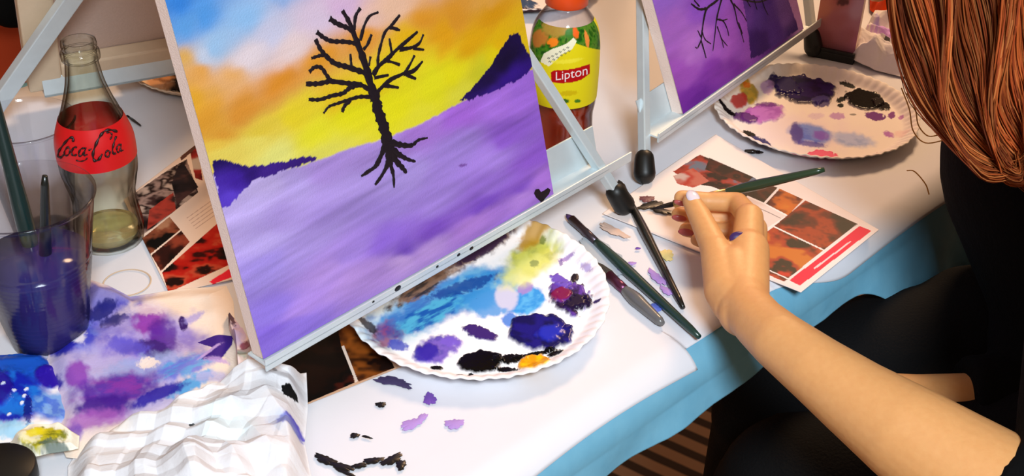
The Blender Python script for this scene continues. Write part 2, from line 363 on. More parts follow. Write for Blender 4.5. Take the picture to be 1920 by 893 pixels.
def fl_left(L):
    c = [(390, 250), (235, 372), (310, 552), (470, 520)]
    for p, fi, sd in (([(240, 372), (318, 318), (350, 300), (372, 362), (285, 430), (262, 445)], [(20, 12, 12), (70, 45, 45), (190, 160, 150), (40, 20, 20), (225, 200, 185)], 2),
                      ([(334, 312), (345, 308), (372, 352), (332, 385), (322, 345)], [(12, 10, 14), (40, 34, 40), (90, 60, 60)], 3),
                      ([(280, 395), (325, 362), (330, 395), (276, 432)], [(150, 40, 30), (210, 75, 60), (60, 40, 40)], 4),
                      ([(262, 452), (318, 408), (338, 432), (282, 478)], [(12, 10, 10), (10, 8, 8), (170, 90, 60), (225, 160, 120)], 5),
                      ([(284, 480), (340, 434), (356, 455), (302, 510)], [(14, 10, 10), (60, 24, 20), (180, 80, 55)], 6),
                      ([(304, 512), (408, 420), (432, 497), (316, 550)], REDS, 11), ([(356, 284), (372, 278), (380, 340), (366, 335)], [(235, 215, 200), (190, 50, 45), (60, 20, 20)], 8)):
        L.poly(p, (0, 0, 0), fire=fi, scale=50, sd=sd, gloss=.6)
    L.poly([(338, 296), (366, 272), (368, 279), (340, 303)], (95, 60, 50))
    for k in range(5): L.poly([(350+k*4, 410+k*5), (395+k*4, 378+k*5), (396+k*4, 379+k*5), (351+k*4, 411+k*5)], (200, 170, 155))
    L.poly([(392, 530), (434, 503), (438, 520), (400, 534)], (235, 40, 60))
fl2 = flatsheet('flyer', [(390, 255), (232, 376), (318, 552), (440, 524), (520, 500), (500, 300)], (380, 420), .0042, 150, 600, (238, 214, 196), fl_left, M_flyer,
    'photo collage flyer lying between the soda bottle and the sunset painting', 'flyer', 'printed collage flyers')
def fl_mid(L):
    for p, fi, sd in (([(470, 705), (640, 600), (665, 718), (575, 756), (560, 730)], [(14, 8, 8), (30, 14, 10), (12, 10, 10), (80, 26, 16), (20, 10, 10)], 3),
                      ([(632, 610), (640, 596), (735, 680), (740, 690), (672, 716), (640, 650)], [(16, 8, 6), (60, 24, 14), (170, 90, 30), (30, 14, 10)], 5)):
        L.poly(p, (0, 0, 0), fire=fi, scale=36, sd=sd, gloss=.6)
    L.poly([(640, 650), (645, 648), (671, 714), (667, 718)], (225, 205, 190))
fl3 = flatsheet('flyer', [(470, 690), (560, 600), (700, 590), (790, 672), (575, 758), (520, 740)], (640, 670), .0042, 120, 500, (200, 160, 130), fl_mid, M_flyer,
    'dark printed flyer tucked beneath the tray of the sunset painting easel', 'flyer', 'printed collage flyers')

# ------------------------------------------------------------------ paper plates
def plate(px, R, h, base, build, label, tilt=(0, 0), nr=120, nth=460, sd=0, group='paper plates used as palettes'):
    c = P(px[0], px[1], h); th = np.linspace(0, 2*pi, nth, endpoint=False); k = np.linspace(.002, 1, nr)
    Rg = (k[None]*R*np.ones((nth, 1))).ravel(); Tg = np.repeat(th, nr); kk = np.tile(k, nth)
    pts = np.column_stack([Rg*np.cos(Tg), Rg*np.sin(Tg)])
    pn_ = np.array([-tilt[0], -tilt[1], 1.]); L = Layer(lambda x, y: onplane(x, y, c+ZZ*.002, pn_)[:2]-c[:2], pts, base, sd); build(L)
    rim = sstep(.84, 1.0, kk); z = .0085*rim + .0005*np.sin(Tg*64)*sstep(.84, .94, kk) + L.h
    z = z + tilt[0]*pts[:, 0] + tilt[1]*pts[:, 1]
    rr = 1+.006*np.sin(Tg*32)*sstep(.95, 1, kk)
    me = gridmesh('paper_plate', np.column_stack([pts[:, 0]*rr, pts[:, 1]*rr, z]), nth, nr, wrap=True); setcol(me, L.c, L.g)
    o = link('paper_plate', me, M_plate); o.location = c; tag(o, label, 'plate', group)
    s = o.modifiers.new('thick', 'SOLIDIFY'); s.thickness = .0009; s.offset = -1
    return o
def pl_mid(L):
    W_, B = (250, 248, 250), L.blob
    B(730, 600, 90, 60, 20, (150, 205, 225), .5, .6, .3)
    B(835, 560, 150, 42, 22, (70, 155, 215), .95, .35, .35, .2, 0, 2.2, (30, 110, 195)); B(900, 540, 85, 42, 10, (60, 150, 220), .95, .3, .3, .2, 0, 2, (110, 180, 225))
    B(800, 590, 75, 22, 28, (20, 90, 180), .9, .3, .4, .3, 0, 2, (90, 190, 225)); B(870, 535, 70, 12, 18, (20, 60, 150), .8, .3, .5, .4)
    B(985, 560, 42, 30, 20, (50, 150, 225), 1, .2, .25, .2, 0, 2, (90, 180, 235)); B(925, 570, 45, 25, 0, (70, 150, 220), .9, .25, .3)
    B(950, 555, 22, 26, 20, (205, 205, 230), .95, .25, .2); B(985, 538, 17, 12, 30, (165, 135, 205), .9, .3, .25); B(955, 597, 16, 14, 40, (40, 120, 215), .9, .3, .3)
    B(1000, 480, 62, 34, 25, (205, 205, 70), .95, .45, .3, .2, 0, 2, (170, 175, 60)); B(985, 505, 55, 26, 30, (225, 228, 130), .8, .5, .3); B(1005, 440, 42, 18, 30, (190, 140, 30), .9, .4, .3)
    B(1002, 492, 9, 7, 0, (110, 130, 80), .7); B(1018, 452, 6, 5, 0, (110, 120, 40), .8)
    B(880, 470, 120, 24, 30, (75, 50, 60), .9, .4, .4, .2, 0, 2.5, (160, 130, 110)); B(790, 535, 75, 18, 32, (30, 20, 24), .95, .3, .4, .3, 0, 2, (130, 100, 80)); B(905, 465, 65, 12, 30, (50, 24, 70), .95, .3, .4, .4)
    B(722, 625, 36, 26, 20, (95, 60, 140), .85, .4, .45, .2, 0, 2, (150, 60, 110)); B(745, 645, 22, 10, -10, (70, 80, 190), .9, .3, .4); B(690, 610, 26, 10, -35, (30, 20, 34), .9, .3, .4)
    B(820, 652, 44, 26, 22, (110, 75, 190), .95, .3, .35, .3, .0008, 2.5, (75, 50, 170)); B(800, 662, 26, 17, 20, (52, 34, 160), .95, .3, .3, .5, .0006); B(845, 640, 20, 12, 0, (120, 90, 205), .9, .3, .4)
    B(898, 622, 34, 11, -18, (60, 34, 110), 1, .15, .35, .6, .0012)
    B(1012, 622, 60, 35, -8, (28, 22, 120), 1, .1, .22, .8, .0028, 2.5, (18, 16, 80)); B(1030, 628, 26, 16, 10, (40, 50, 190), .8, .4, .3, .8, .001); B(1065, 615, 10, 4, 30, (30, 20, 100), 1, .1, .3, .5, .001)
    B(1068, 558, 38, 30, -15, (40, 22, 60), 1, .12, .45, .7, .0025, 3, (100, 60, 160)); B(1052, 528, 22, 12, -30, (110, 80, 190), 1, .2, .4, .4, .001); B(1052, 555, 18, 13, 0, (130, 20, 70), .95, .2, .35, .7, .001)
    B(1085, 570, 26, 13, 10, (30, 18, 50), 1, .15, .4, .7, .002); B(1078, 520, 10, 6, 60, (20, 10, 30), 1, .1, .3, .6, .001); B(1120, 570, 9, 4, -10, (50, 30, 100), 1, .15, .3)
    B(1062, 484, 16, 4, 10, (150, 110, 190), .8, .3, .5); B(1100, 507, 16, 5, -40, (160, 130, 200), .7, .3, .5); B(1052, 490, 4, 7, 0, (110, 80, 160), .8)
    B(902, 678, 40, 21, 5, (6, 5, 6), 1, .08, .18, .9, .002); B(955, 672, 30, 8, 4, (8, 7, 8), 1, .1, .5, .8, .001); B(950, 693, 24, 5, -5, (8, 7, 8), 1, .1, .5, .8, .001); B(1000, 664, 45, 4, 12, (8, 7, 8), 1, .1, .45, .8, .0008)
    B(1042, 663, 16, 6, 15, (8, 7, 8), 1, .1, .5, .8, .001)
    B(818, 690, 11, 5, 0, (8, 7, 10), 1, .1, .3, .7, .001); B(862, 708, 7, 5, 0, (8, 7, 10), 1, .1, .3); B(882, 703, 7, 5, 60, (8, 7, 10), 1, .1, .3)
    B(1002, 684, 30, 20, 8, (245, 190, 10), 1, .12, .2, .7, .002, 2, (225, 150, 10))
plate((893, 561), .1000, .0125, (250, 248, 250), pl_mid, 'large palette plate of blue, violet and yellow paint beneath the sunset easel tray', tilt=(0.0, .055), nr=150, nth=620, sd=2)
def pl_right(L):
    B = L.blob
    B(1485, 245, 130, 45, 0, (240, 222, 235), .5, .6, .4)
    B(1510, 168, 58, 26, -6, (28, 20, 66), 1, .1, .25, .8, .002, 2.5, (44, 28, 92)); B(1470, 160, 34, 16, -20, (34, 22, 84), 1, .15, .3, .7, .0015); B(1540, 190, 18, 10, 0, (50, 30, 120), .9)
    B(1438, 162, 14, 13, 0, (190, 150, 210), .8, .3, .3)
    B(1404, 172, 16, 24, 25, (215, 170, 20), .95, .2, .2, .5, .001, 2, (180, 150, 30)); B(1386, 188, 16, 15, 20, (205, 55, 50), .95, .2, .25, .5, .001); B(1400, 160, 9, 5, 0, (215, 110, 20), .9)
    B(1430, 212, 44, 18, 8, (165, 80, 190), 1, .2, .25, .4, .0012, 2, (190, 110, 210)); B(1395, 220, 26, 9, -15, (90, 30, 120), .95, .2, .3, .6, .001); B(1440, 195, 24, 6, 0, (110, 40, 140), .9, .3, .3); B(1362, 205, 22, 5, -32, (15, 8, 16), 1, .1, .3)
    B(1405, 250, 14, 6, -20, (10, 8, 14), 1, .1, .3); B(1428, 265, 24, 8, -28, (34, 34, 110), 1, .2, .35, .5)
    B(1520, 248, 44, 20, -10, (110, 140, 225), 1, .35, .2, .3, 0, 2, (80, 110, 215)); B(1494, 248, 13, 22, 15, (58, 34, 150), .95, .3, .2, .5); B(1520, 268, 32, 6, -8, (50, 40, 170), .8, .4, .3); B(1540, 252, 18, 10, -10, (130, 80, 200), .85, .4, .2)
    B(1598, 260, 46, 15, -8, (176, 190, 232), .95, .45, .2, .2, 0, 2, (150, 170, 220)); B(1530, 216, 16, 7, 0, (225, 205, 225), .8, .4); B(1570, 216, 16, 7, 0, (190, 140, 205), .85, .3)
    B(1620, 186, 36, 18, -12, (8, 8, 8), 1, .06, .22, .9, .002); B(1652, 196, 16, 9, -20, (20, 12, 12), 1, .1, .4, .8, .001); B(1590, 158, 17, 4, -18, (30, 30, 26), 1, .1, .4); B(1578, 185, 10, 5, 20, (14, 14, 12), 1, .1, .5); B(1576, 196, 6, 4, 0, (14, 14, 12), 1, .1)
    B(1642, 216, 17, 8, -10, (110, 40, 130), 1, .15, .45); B(1672, 214, 7, 6, 60, (130, 60, 140), 1, .15, .4); B(1690, 219, 6, 4, 0, (190, 120, 190), .9); B(1600, 213, 7, 2, 0, (60, 60, 60), .7)
    B(1667, 250, 11, 6, -20, (175, 90, 190), .9, .3, .4); B(1690, 250, 18, 8, 0, (245, 210, 205), .7, .5)
    B(1542, 290, 28, 9, -5, (238, 80, 125), 1, .15, .3, .4, .001); B(1500, 292, 22, 5, 0, (245, 150, 160), .8, .4, .4); B(1640, 292, 5, 5, 0, (170, 60, 120), .8)
plate((1527, 218), .0975, .0058, (250, 240, 228), pl_right, 'palette plate with dark indigo and black paint beside the red hair', nr=140, nth=600, sd=60)
def pl_back(L):
    L.blob(325, 140, 34, 14, 0, (12, 8, 10), 1, .1, .4, .8, .002); L.blob(335, 163, 26, 10, 0, (12, 8, 12), 1, .1, .4, .8, .002); L.blob(300, 155, 30, 16, 0, (225, 160, 110), .8, .4, .3)
plate((392, 124), .080, .0058, (232, 205, 175), pl_back, 'palette plate with black paint half hidden behind the sunset painting', nr=60, nth=240, sd=90)
def pl_top(L):
    L.blob(965, 10, 26, 12, 0, (60, 20, 20), 1, .1, .4, .8, .002); L.blob(985, 8, 22, 10, 0, (60, 80, 110), 1, .2, .4, .6, .001); L.blob(1000, 22, 20, 7, 0, (70, 30, 30), 1, .1, .4); L.blob(955, -2, 20, 9, 0, (200, 150, 150), .9, .3)
plate((975, -32), .098, .0058, (236, 222, 212), pl_top, 'palette plate with dark red and blue paint behind the orange capped bottle', nr=60, nth=240, sd=95)

# ------------------------------------------------------------------ canvases
def canvas_frame(bl, br, h, lean):
    a, b = P(*bl, h), P(*br, h); Wd = np.linalg.norm(b-a); e = (b-a)/Wd; n = np.array([e[1], -e[0], 0]); u = ZZ*cos(radians(lean)) - n*sin(radians(lean)); nn = np.cross(e, u)
    if nn @ (CP-a) < 0: nn = -nn
    return a, e, n, u, nn, Wd
def canvas(name, fr, Hh, nu, nv, base, build, label, thick=.0115, sd=0, cat='painting'):
    a, e, n, u, nn, Wd = fr
    root = empty(name, a, label, cat)
    U, Vv = np.meshgrid(np.linspace(0, Wd, nu), np.linspace(0, Hh, nv), indexing='ij'); pts = np.column_stack([U.ravel(), Vv.ravel()])
    def loc(x, y): p = onplane(x, y, a, nn)-a; return np.array([p @ e, p @ u])
    L = Layer(loc, pts, base, sd); build(L, pts, loc)
    V = a + pts[:, :1]*e + pts[:, 1:]*u + nn*(L.h[:, None])
    me = gridmesh('painted_face', V, nu, nv); setcol(me, L.c*.88, L.g); link('painted_face', me, M_canvas, root)
    bm = bmesh.new()
    t = .0025
    box(bm, a-nn*.0003, (e, u, nn), (0, 0, -thick), (t, Hh, 0)); box(bm, a-nn*.0003, (e, u, nn), (Wd-t, 0, -thick), (Wd, Hh, 0)); box(bm, a-nn*.0003, (e, u, nn), (0, 0, -thick), (Wd, t, 0)); box(bm, a-nn*.0003, (e, u, nn), (0, Hh-t, -thick), (Wd, Hh, 0))
    box(bm, a-nn*.0003, (e, u, nn), (0, 0, -.0012), (Wd, Hh, 0))
    frombm('wrapped_edge', bm, M_linen, root, smooth=False, bevel=.0008)
    bm = bmesh.new(); w = .034
    for lo, hi in (((t, t), (w, Hh-t)), ((Wd-w, t), (Wd-t, Hh-t)), ((w, t), (Wd-w, w)), ((w, Hh-w), (Wd-w, Hh-t))): box(bm, a, (e, u, nn), (lo[0], lo[1], -thick+.0004), (hi[0], hi[1], -.004))
    frombm('stretcher_frame', bm, M_pine, root, smooth=False)
    return root, loc
def strokes(bm, fr, loc, lst, lift=.0006):
    a, e, n, u, nn, Wd = fr
    for pts, w in lst:
        q = spline([loc(*p) for p in pts], 10); m = len(q); L_, R_ = [], []
        for i, p in enumerate(q):
            d = q[min(i+1, m-1)]-q[max(i-1, 0)]; d = d/(np.linalg.norm(d)+1e-9); nrm = np.array([-d[1], d[0]])
            ww = (w[0]+(w[1]-w[0])*i/(m-1))*.5*(1+.16*sin(i*.8+p[0]*500)+.08*sin(i*1.9))
            c = lambda k: bm.verts.new(a + e*(p[0]+nrm[0]*k) + u*(p[1]+nrm[1]*k) + nn*lift)
            top = bm.verts.new(a + e*p[0]+u*p[1]+nn*(lift+.0005)); L_.append((c(ww), top, c(-ww)))
        for A, B in zip(L_, L_[1:]): bm.faces.new((A[0], B[0], B[1], A[1])); bm.faces.new((A[1], B[1], B[2], A[2]))
def shade(L, pts, loc, ctrl, stretch=(1, 1), ang=0, p=5.0):
    """smooth blending between brushed colours, stretched along the brush direction"""
    C0 = np.array([loc(x, y) for x, y, *_ in ctrl]); cc = np.array([srgb(c[2]) for c in ctrl]); ca, sa = cos(ang), sin(ang); Rm = np.array([[ca, sa], [-sa, ca]])
    q = pts @ Rm.T/np.array(stretch); k = C0 @ Rm.T/np.array(stretch)
    wob = .35*(fbm(q[:, 0]*25, q[:, 1]*25, 3)-.5)[:, None]*.08
    acc = np.zeros((len(pts), 3)); ws = np.zeros(len(pts))
    for kk, c in zip(k, cc):
        d = np.sqrt(((q+wob-kk)**2).sum(1))+.006; w = d**-p; acc += w[:, None]*c; ws += w
    return acc/ws[:, None]
def streak(pts, ang, s1, s2, sd):
    ca, sa = cos(ang), sin(ang); x = pts[:, 0]*ca+pts[:, 1]*sa; y = -pts[:, 0]*sa+pts[:, 1]*ca
    return fbm(x*s1, y*s2, sd, 4)-.5
FR1 = canvas_frame((494, 674), (1038, 364), .050, 14.8)
def paint1(L, pts, loc):
    a2 = 0.02
    sky = shade(L, pts, loc, [(280, -60, (48, 120, 212)), (250, -180, (40, 105, 200)), (400, -80, (60, 130, 215)), (550, -80, (110, 165, 225)), (520, -260, (50, 115, 205)), (700, -90, (180, 175, 220)), (850, -60, (222, 180, 190)), (900, -150, (150, 170, 220)), (750, -300, (60, 120, 210)), (940, -20, (226, 165, 80)), (330, 15, (52, 128, 214)), (350, 45, (90, 155, 220)), (390, 20, (80, 150, 222)), (420, 60, (150, 188, 225)), (470, 20, (140, 185, 230)), (520, 45, (200, 200, 225)), (480, 85, (222, 208, 215)), (560, 75, (228, 205, 205)), (600, 30, (215, 195, 218)), (650, 5, (215, 180, 215)), (700, 25, (232, 190, 175)), (740, 10, (235, 190, 160)), (400, 85, (190, 200, 220)),
        (350, 100, (215, 165, 85)), (380, 130, (224, 160, 78)), (450, 120, (226, 168, 100)), (400, 200, (216, 150, 45)), (370, 180, (220, 160, 40)), (480, 170, (214, 142, 48)), (540, 130, (218, 140, 40)), (430, 230, (214, 150, 50)), (600, 105, (226, 150, 38)), (680, 70, (228, 150, 40)), (790, 45, (222, 150, 40)), (860, 20, (218, 148, 40)), (930, 20, (216, 150, 14)), (900, 60, (222, 165, 14)), (830, 70, (226, 160, 22)), (750, 95, (232, 180, 20)), (950, 60, (228, 180, 14)),
        (410, 262, (228, 190, 70)), (420, 290, (226, 205, 90)), (480, 265, (228, 212, 96)), (500, 235, (222, 195, 60)), (560, 210, (228, 205, 40)), (600, 240, (230, 222, 40)), (520, 290, (226, 222, 120)), (660, 210, (230, 222, 24)), (740, 200, (230, 222, 24)), (700, 150, (232, 205, 20)), (640, 170, (228, 190, 30)), (820, 150, (228, 222, 30)), (860, 120, (230, 220, 24)), (920, 110, (205, 200, 40)), (880, 150, (222, 215, 60)), (600, 280, (222, 215, 90)), (790, 225, (228, 220, 50)), (940, 85, (226, 205, 16))],
        (1.5, 1), a2)
    land = shade(L, pts, loc, [(620, 310, (172, 142, 218)), (700, 290, (170, 140, 216)), (780, 250, (168, 120, 212)), (860, 220, (160, 100, 210)), (950, 180, (170, 115, 225)), (980, 160, (165, 110, 225)), (960, 240, (142, 92, 205)), (1000, 300, (150, 95, 215)), (930, 290, (165, 130, 220)), (850, 290, (160, 130, 215)), (760, 330, (168, 145, 218)), (650, 350, (172, 148, 220)), (560, 350, (178, 158, 224)), (480, 370, (190, 172, 228)), (440, 410, (186, 168, 228)), (520, 420, (168, 145, 215)), (620, 410, (160, 135, 210)), (720, 400, (156, 130, 210)), (820, 370, (158, 128, 212)), (920, 350, (150, 110, 210)),
        (1000, 360, (175, 120, 220)), (900, 395, (118, 72, 190)), (960, 375, (128, 80, 196)), (820, 425, (124, 78, 192)), (760, 470, (122, 80, 196)), (700, 480, (138, 100, 206)), (880, 425, (180, 130, 218)), (960, 392, (182, 135, 222)), (800, 470, (188, 150, 222)), (740, 505, (196, 160, 224)), (640, 500, (160, 130, 215)), (560, 480, (168, 145, 218)), (480, 470, (180, 162, 226)), (470, 530, (160, 140, 222)), (500, 600, (142, 118, 216)), (530, 640, (146, 118, 222)), (560, 590, (170, 135, 220)), (620, 570, (182, 145, 220)), (680, 540, (180, 142, 220)), (600, 530, (176, 142, 218)), (500, 640, (130, 100, 212))], (2.2, 1), a2)
    st = streak(pts, radians(4), 14, 230, 3)[:, None]; st2 = streak(pts, radians(-4), 9, 90, 8)[:, None]
    sky = np.clip(sky*(1+.14*st+.10*st2), 0, 1); land = np.clip(land*(1+.45*st+.50*st2), 0, 1)
    line = np.array([loc(x, y) for x, y in ((330, 320), (410, 330), (500, 322), (560, 312), (600, 300), (660, 277), (730, 257), (790, 232), (850, 200), (900, 176), (1000, 130))])
    hor = np.interp(pts[:, 0], line[:, 0], line[:, 1]) + .0022*(fbm(pts[:, 0]*220, pts[:, 1]*60, 4)-.5)
    m = sstep(-.0008, .0008, hor-pts[:, 1])[:, None]; L.c = sky*(1-m)+land*m
    hc = shade(L, pts, loc, [(405, 310, (28, 10, 84)), (430, 360, (60, 28, 150)), (500, 325, (60, 30, 130)), (560, 305, (55, 26, 120)), (440, 320, (34, 12, 92)), (425, 385, (90, 60, 200)), (470, 335, (44, 18, 110)), (960, 90, (22, 10, 50)), (930, 130, (26, 12, 62)), (970, 130, (50, 20, 130)), (900, 170, (34, 16, 90)), (940, 155, (58, 28, 140))], (1.6, 1), a2)
    hc = np.clip(hc*(1+.5*st), 0, 1)
    for poly in ([(396, 300), (412, 297), (432, 304), (470, 312), (520, 306), (560, 297), (590, 293), (598, 298), (575, 306), (520, 322), (475, 340), (450, 362), (430, 386), (417, 390), (405, 350)],
                 [(972, 60), (958, 66), (945, 84), (920, 122), (893, 158), (868, 182), (860, 190), (880, 188), (925, 172), (990, 140), (1000, 120)]):
        L.poly(poly, hc, jag=.0045)
    L.blob(868, 310, 8, 3, 10, (110, 60, 150), .8)
P1, loc1 = canvas('canvas_painting', FR1, .40, 330, 440, (200, 200, 200), paint1, 'large sunset painting of a black bare tree with a small heart in its corner', sd=5)
k = 1/1.985
def cr(pts, ox=400, oy=0, s=k): return [(ox+x*s, oy+y*s) for x, y in pts]
TREE = [([(478, 38), (505, 85), (530, 150), (560, 230), (585, 320), (600, 370)], (8, 24)), ([(598, 340), (608, 400), (625, 450), (640, 500), (650, 560)], (24, 30)),
 ([(430, 68), (460, 88), (500, 105), (525, 125)], (11, 9)), ([(545, 30), (528, 60), (522, 110)], (8, 9)), ([(612, 45), (580, 60), (560, 95), (545, 150)], (5, 9)), ([(382, 118), (410, 140), (440, 153), (490, 155), (532, 162)], (9, 9)), ([(378, 145), (395, 180), (415, 205), (450, 235), (500, 250), (560, 270)], (9, 12)),
 ([(362, 217), (390, 208), (415, 203)], (6, 8)), ([(508, 200), (512, 248)], (5, 8)), ([(355, 268), (375, 250), (400, 252), (420, 280), (437, 302)], (8, 9)), ([(342, 312), (390, 311), (435, 303), (500, 310), (545, 315), (585, 338)], (10, 10)), ([(352, 370), (395, 370), (440, 356), (480, 347), (505, 328), (540, 314)], (7, 11)),
 ([(408, 422), (428, 397), (460, 385), (500, 372), (545, 360), (600, 362)], (5, 9)), ([(478, 417), (486, 395), (510, 374)], (9, 8)), ([(587, 128), (572, 165), (556, 185)], (8, 7)), ([(692, 56), (662, 93), (637, 120), (622, 165), (612, 210), (610, 245)], (7, 8)), ([(655, 100), (692, 112)], (9, 6)),
 ([(758, 118), (715, 155), (680, 185), (650, 215), (615, 245), (592, 280)], (7, 12)), ([(780, 128), (765, 160), (735, 177), (690, 184)], (5, 10)), ([(782, 185), (740, 180)], (4, 7)), ([(653, 142), (662, 195)], (5, 8)), ([(692, 241), (660, 230), (636, 226)], (6, 6)),
 ([(747, 206), (727, 245), (705, 273), (660, 295), (625, 325), (600, 352)], (6, 11)), ([(777, 228), (745, 262), (705, 276)], (6, 12)), ([(752, 293), (715, 278)], (5, 9)), ([(650, 279), (596, 290)], (5, 7)), ([(688, 326), (636, 318)], (6, 10)), ([(583, 210), (577, 245)], (6, 6)), ([(612, 370), (625, 385)], (5, 5)),
 ([(640, 535), (622, 580), (602, 618), (572, 640), (548, 656)], (16, 6)), ([(648, 550), (650, 600), (627, 650), (600, 688)], (18, 6)), ([(655, 560), (658, 610), (668, 650), (671, 698)], (16, 5)), ([(658, 560), (680, 600), (703, 625), (717, 643)], (18, 8)), ([(660, 550), (690, 575), (720, 592), (750, 601)], (16, 5)), ([(648, 525), (690, 538), (735, 541), (762, 521), (795, 513)], (16, 4)), ([(652, 530), (655, 590)], (34, 20))]
sc = .00044*k*1.45
bm = bmesh.new(); strokes(bm, FR1, loc1, [(cr(p), (w[0]*sc, w[1]*sc)) for p, w in TREE]); frombm('painted_tree', bm, M_paint_tree, P1)['label'] = 'black painted bare tree with roots'
bm = bmesh.new(); a, e, n, u, nn, Wd = FR1
hp = [(1015, 380), (1004, 370), (1000, 362), (1003, 355), (1009, 354), (1013, 360), (1019, 357), (1026, 352), (1031, 356), (1028, 364), (1021, 372)]
f0 = [bm.verts.new(a+e*loc1(*p)[0]+u*loc1(*p)[1]+nn*.0008) for p in hp]; cc0 = loc1(1015, 365); cv = bm.verts.new(a+e*cc0[0]+u*cc0[1]+nn*.0014)
for i in range(len(f0)): bm.faces.new((f0[i], f0[(i+1) % len(f0)], cv))
frombm('painted_heart', bm, M_paint_tree, P1)

FR2 = canvas_frame((1281, 214), (1507, 54), .040, 23)
def paint2(L, pts, loc):
    c = shade(L, pts, loc, [(1190, -120, (120, 90, 200)), (1300, -150, (150, 100, 205)), (1420, -160, (170, 110, 210)), (1240, 10, (150, 100, 205)), (1260, 60, (172, 105, 205)), (1300, 100, (188, 118, 212)), (1350, 90, (180, 100, 210)), (1280, 150, (165, 85, 195)), (1290, 190, (120, 45, 165)), (1330, 160, (140, 60, 180)), (1380, 130, (135, 55, 175)), (1370, 60, (170, 90, 205)), (1400, 100, (160, 85, 200)), (1320, 20, (150, 85, 200)), (1440, 90, (90, 40, 140)), (1500, 10, (200, 150, 225)), (1300, 203, (105, 35, 150))], (1.6, 1), 0)
    st = streak(pts, 0, 14, 150, 8)[:, None]; L.c = np.clip(c*(1+.35*st), 0, 1)
    d = shade(L, pts, loc, [(1400, 10, (105, 60, 155)), (1430, 30, (90, 55, 150)), (1460, 60, (84, 48, 148)), (1420, 90, (62, 28, 110)), (1470, 20, (120, 85, 175)), (1490, 60, (60, 34, 120))], (1.2, 1), 0)
    L.poly([(1388, -60), (1393, 0), (1404, 70), (1408, 108), (1425, 104), (1498, 55), (1478, 0), (1470, -60)], np.clip(d*(1+.4*st), 0, 1), jag=.003)
P2, loc2 = canvas('canvas_painting', FR2, .30, 230, 260, (150, 90, 190), paint2, 'smaller purple painting of hanging black branches, cut off by the top of the photo', sd=9)
k2 = 1/2.642
T2 = [([(400, -20), (370, 10), (330, 42), (315, 90), (305, 160), (300, 200), (283, 238)], (12, 5)), ([(250, 18), (290, 45), (332, 42)], (6, 10)), ([(265, 0), (292, 32)], (5, 7)), ([(303, 150), (320, 195), (348, 217)], (6, 4)), ([(300, 200), (315, 250), (325, 288)], (8, 5)), ([(283, 150), (300, 185)], (4, 6)),
 ([(402, -5), (385, 60), (375, 110), (368, 180), (358, 252)], (10, 3)), ([(377, 95), (410, 105), (430, 145), (437, 178)], (7, 4)), ([(405, 103), (430, 95)], (5, 4)), ([(380, 130), (400, 190), (412, 238)], (6, 3)), ([(398, 188), (430, 228)], (5, 3)), ([(440, -15), (465, 40), (480, 110), (495, 150), (512, 210)], (9, 3)), ([(460, 18), (500, 60), (525, 105)], (7, 3)), ([(486, 110), (505, 168)], (5, 3)),
 ([(520, -10), (545, 35)], (6, 3)), ([(560, -10), (577, 48)], (6, 3)), ([(600, -5), (615, 40), (632, 75)], (6, 3)), ([(500, -5), (580, 10), (660, -12)], (7, 3)), ([(280, 240), (270, 232)], (4, 3))]
sc2 = .00048*k2*1.5
bm = bmesh.new(); strokes(bm, FR2, loc2, [([(1200+x*k2, y*k2) for x, y in p], (w[0]*sc2, w[1]*sc2)) for p, w in T2]); frombm('painted_branches', bm, M_paint_tree, P2)['label'] = 'thin black painted branches'

# canvas 3, seen from behind at the back left of the table
FR3 = canvas_frame((56, 176), (322, 130), .030, -24)
def canvas_back(fr, Hh):
    a, e, n, u, nn, _ = fr; Wd = .24; root = empty('blank_canvas', a, 'canvas seen from its pale back, on the easel behind the glass bottle', 'canvas'); w = .030; th = .018
    bm = bmesh.new(); box(bm, a, (e, u, nn), (0, 0, -th), (Wd, Hh, -th+.003)); frombm('linen_back', bm, mat('linen_back', (196, 172, 158), .85, bump=.3, bscale=500), root, smooth=False)
    for nm, lo, hi in (('stretcher_bar', (0, 0), (w, Hh)), ('stretcher_bar', (Wd-w, 0), (Wd, Hh)), ('stretcher_bar', (w, 0), (Wd-w, w)), ('stretcher_bar', (w, Hh-w), (Wd-w, Hh))):
        bm = bmesh.new(); box(bm, a, (e, u, nn), (lo[0], lo[1], -th+.003), (hi[0], hi[1], 0)); frombm(nm, bm, M_pine, root, bevel=.002)
    return root
canvas_back(FR3, .33)

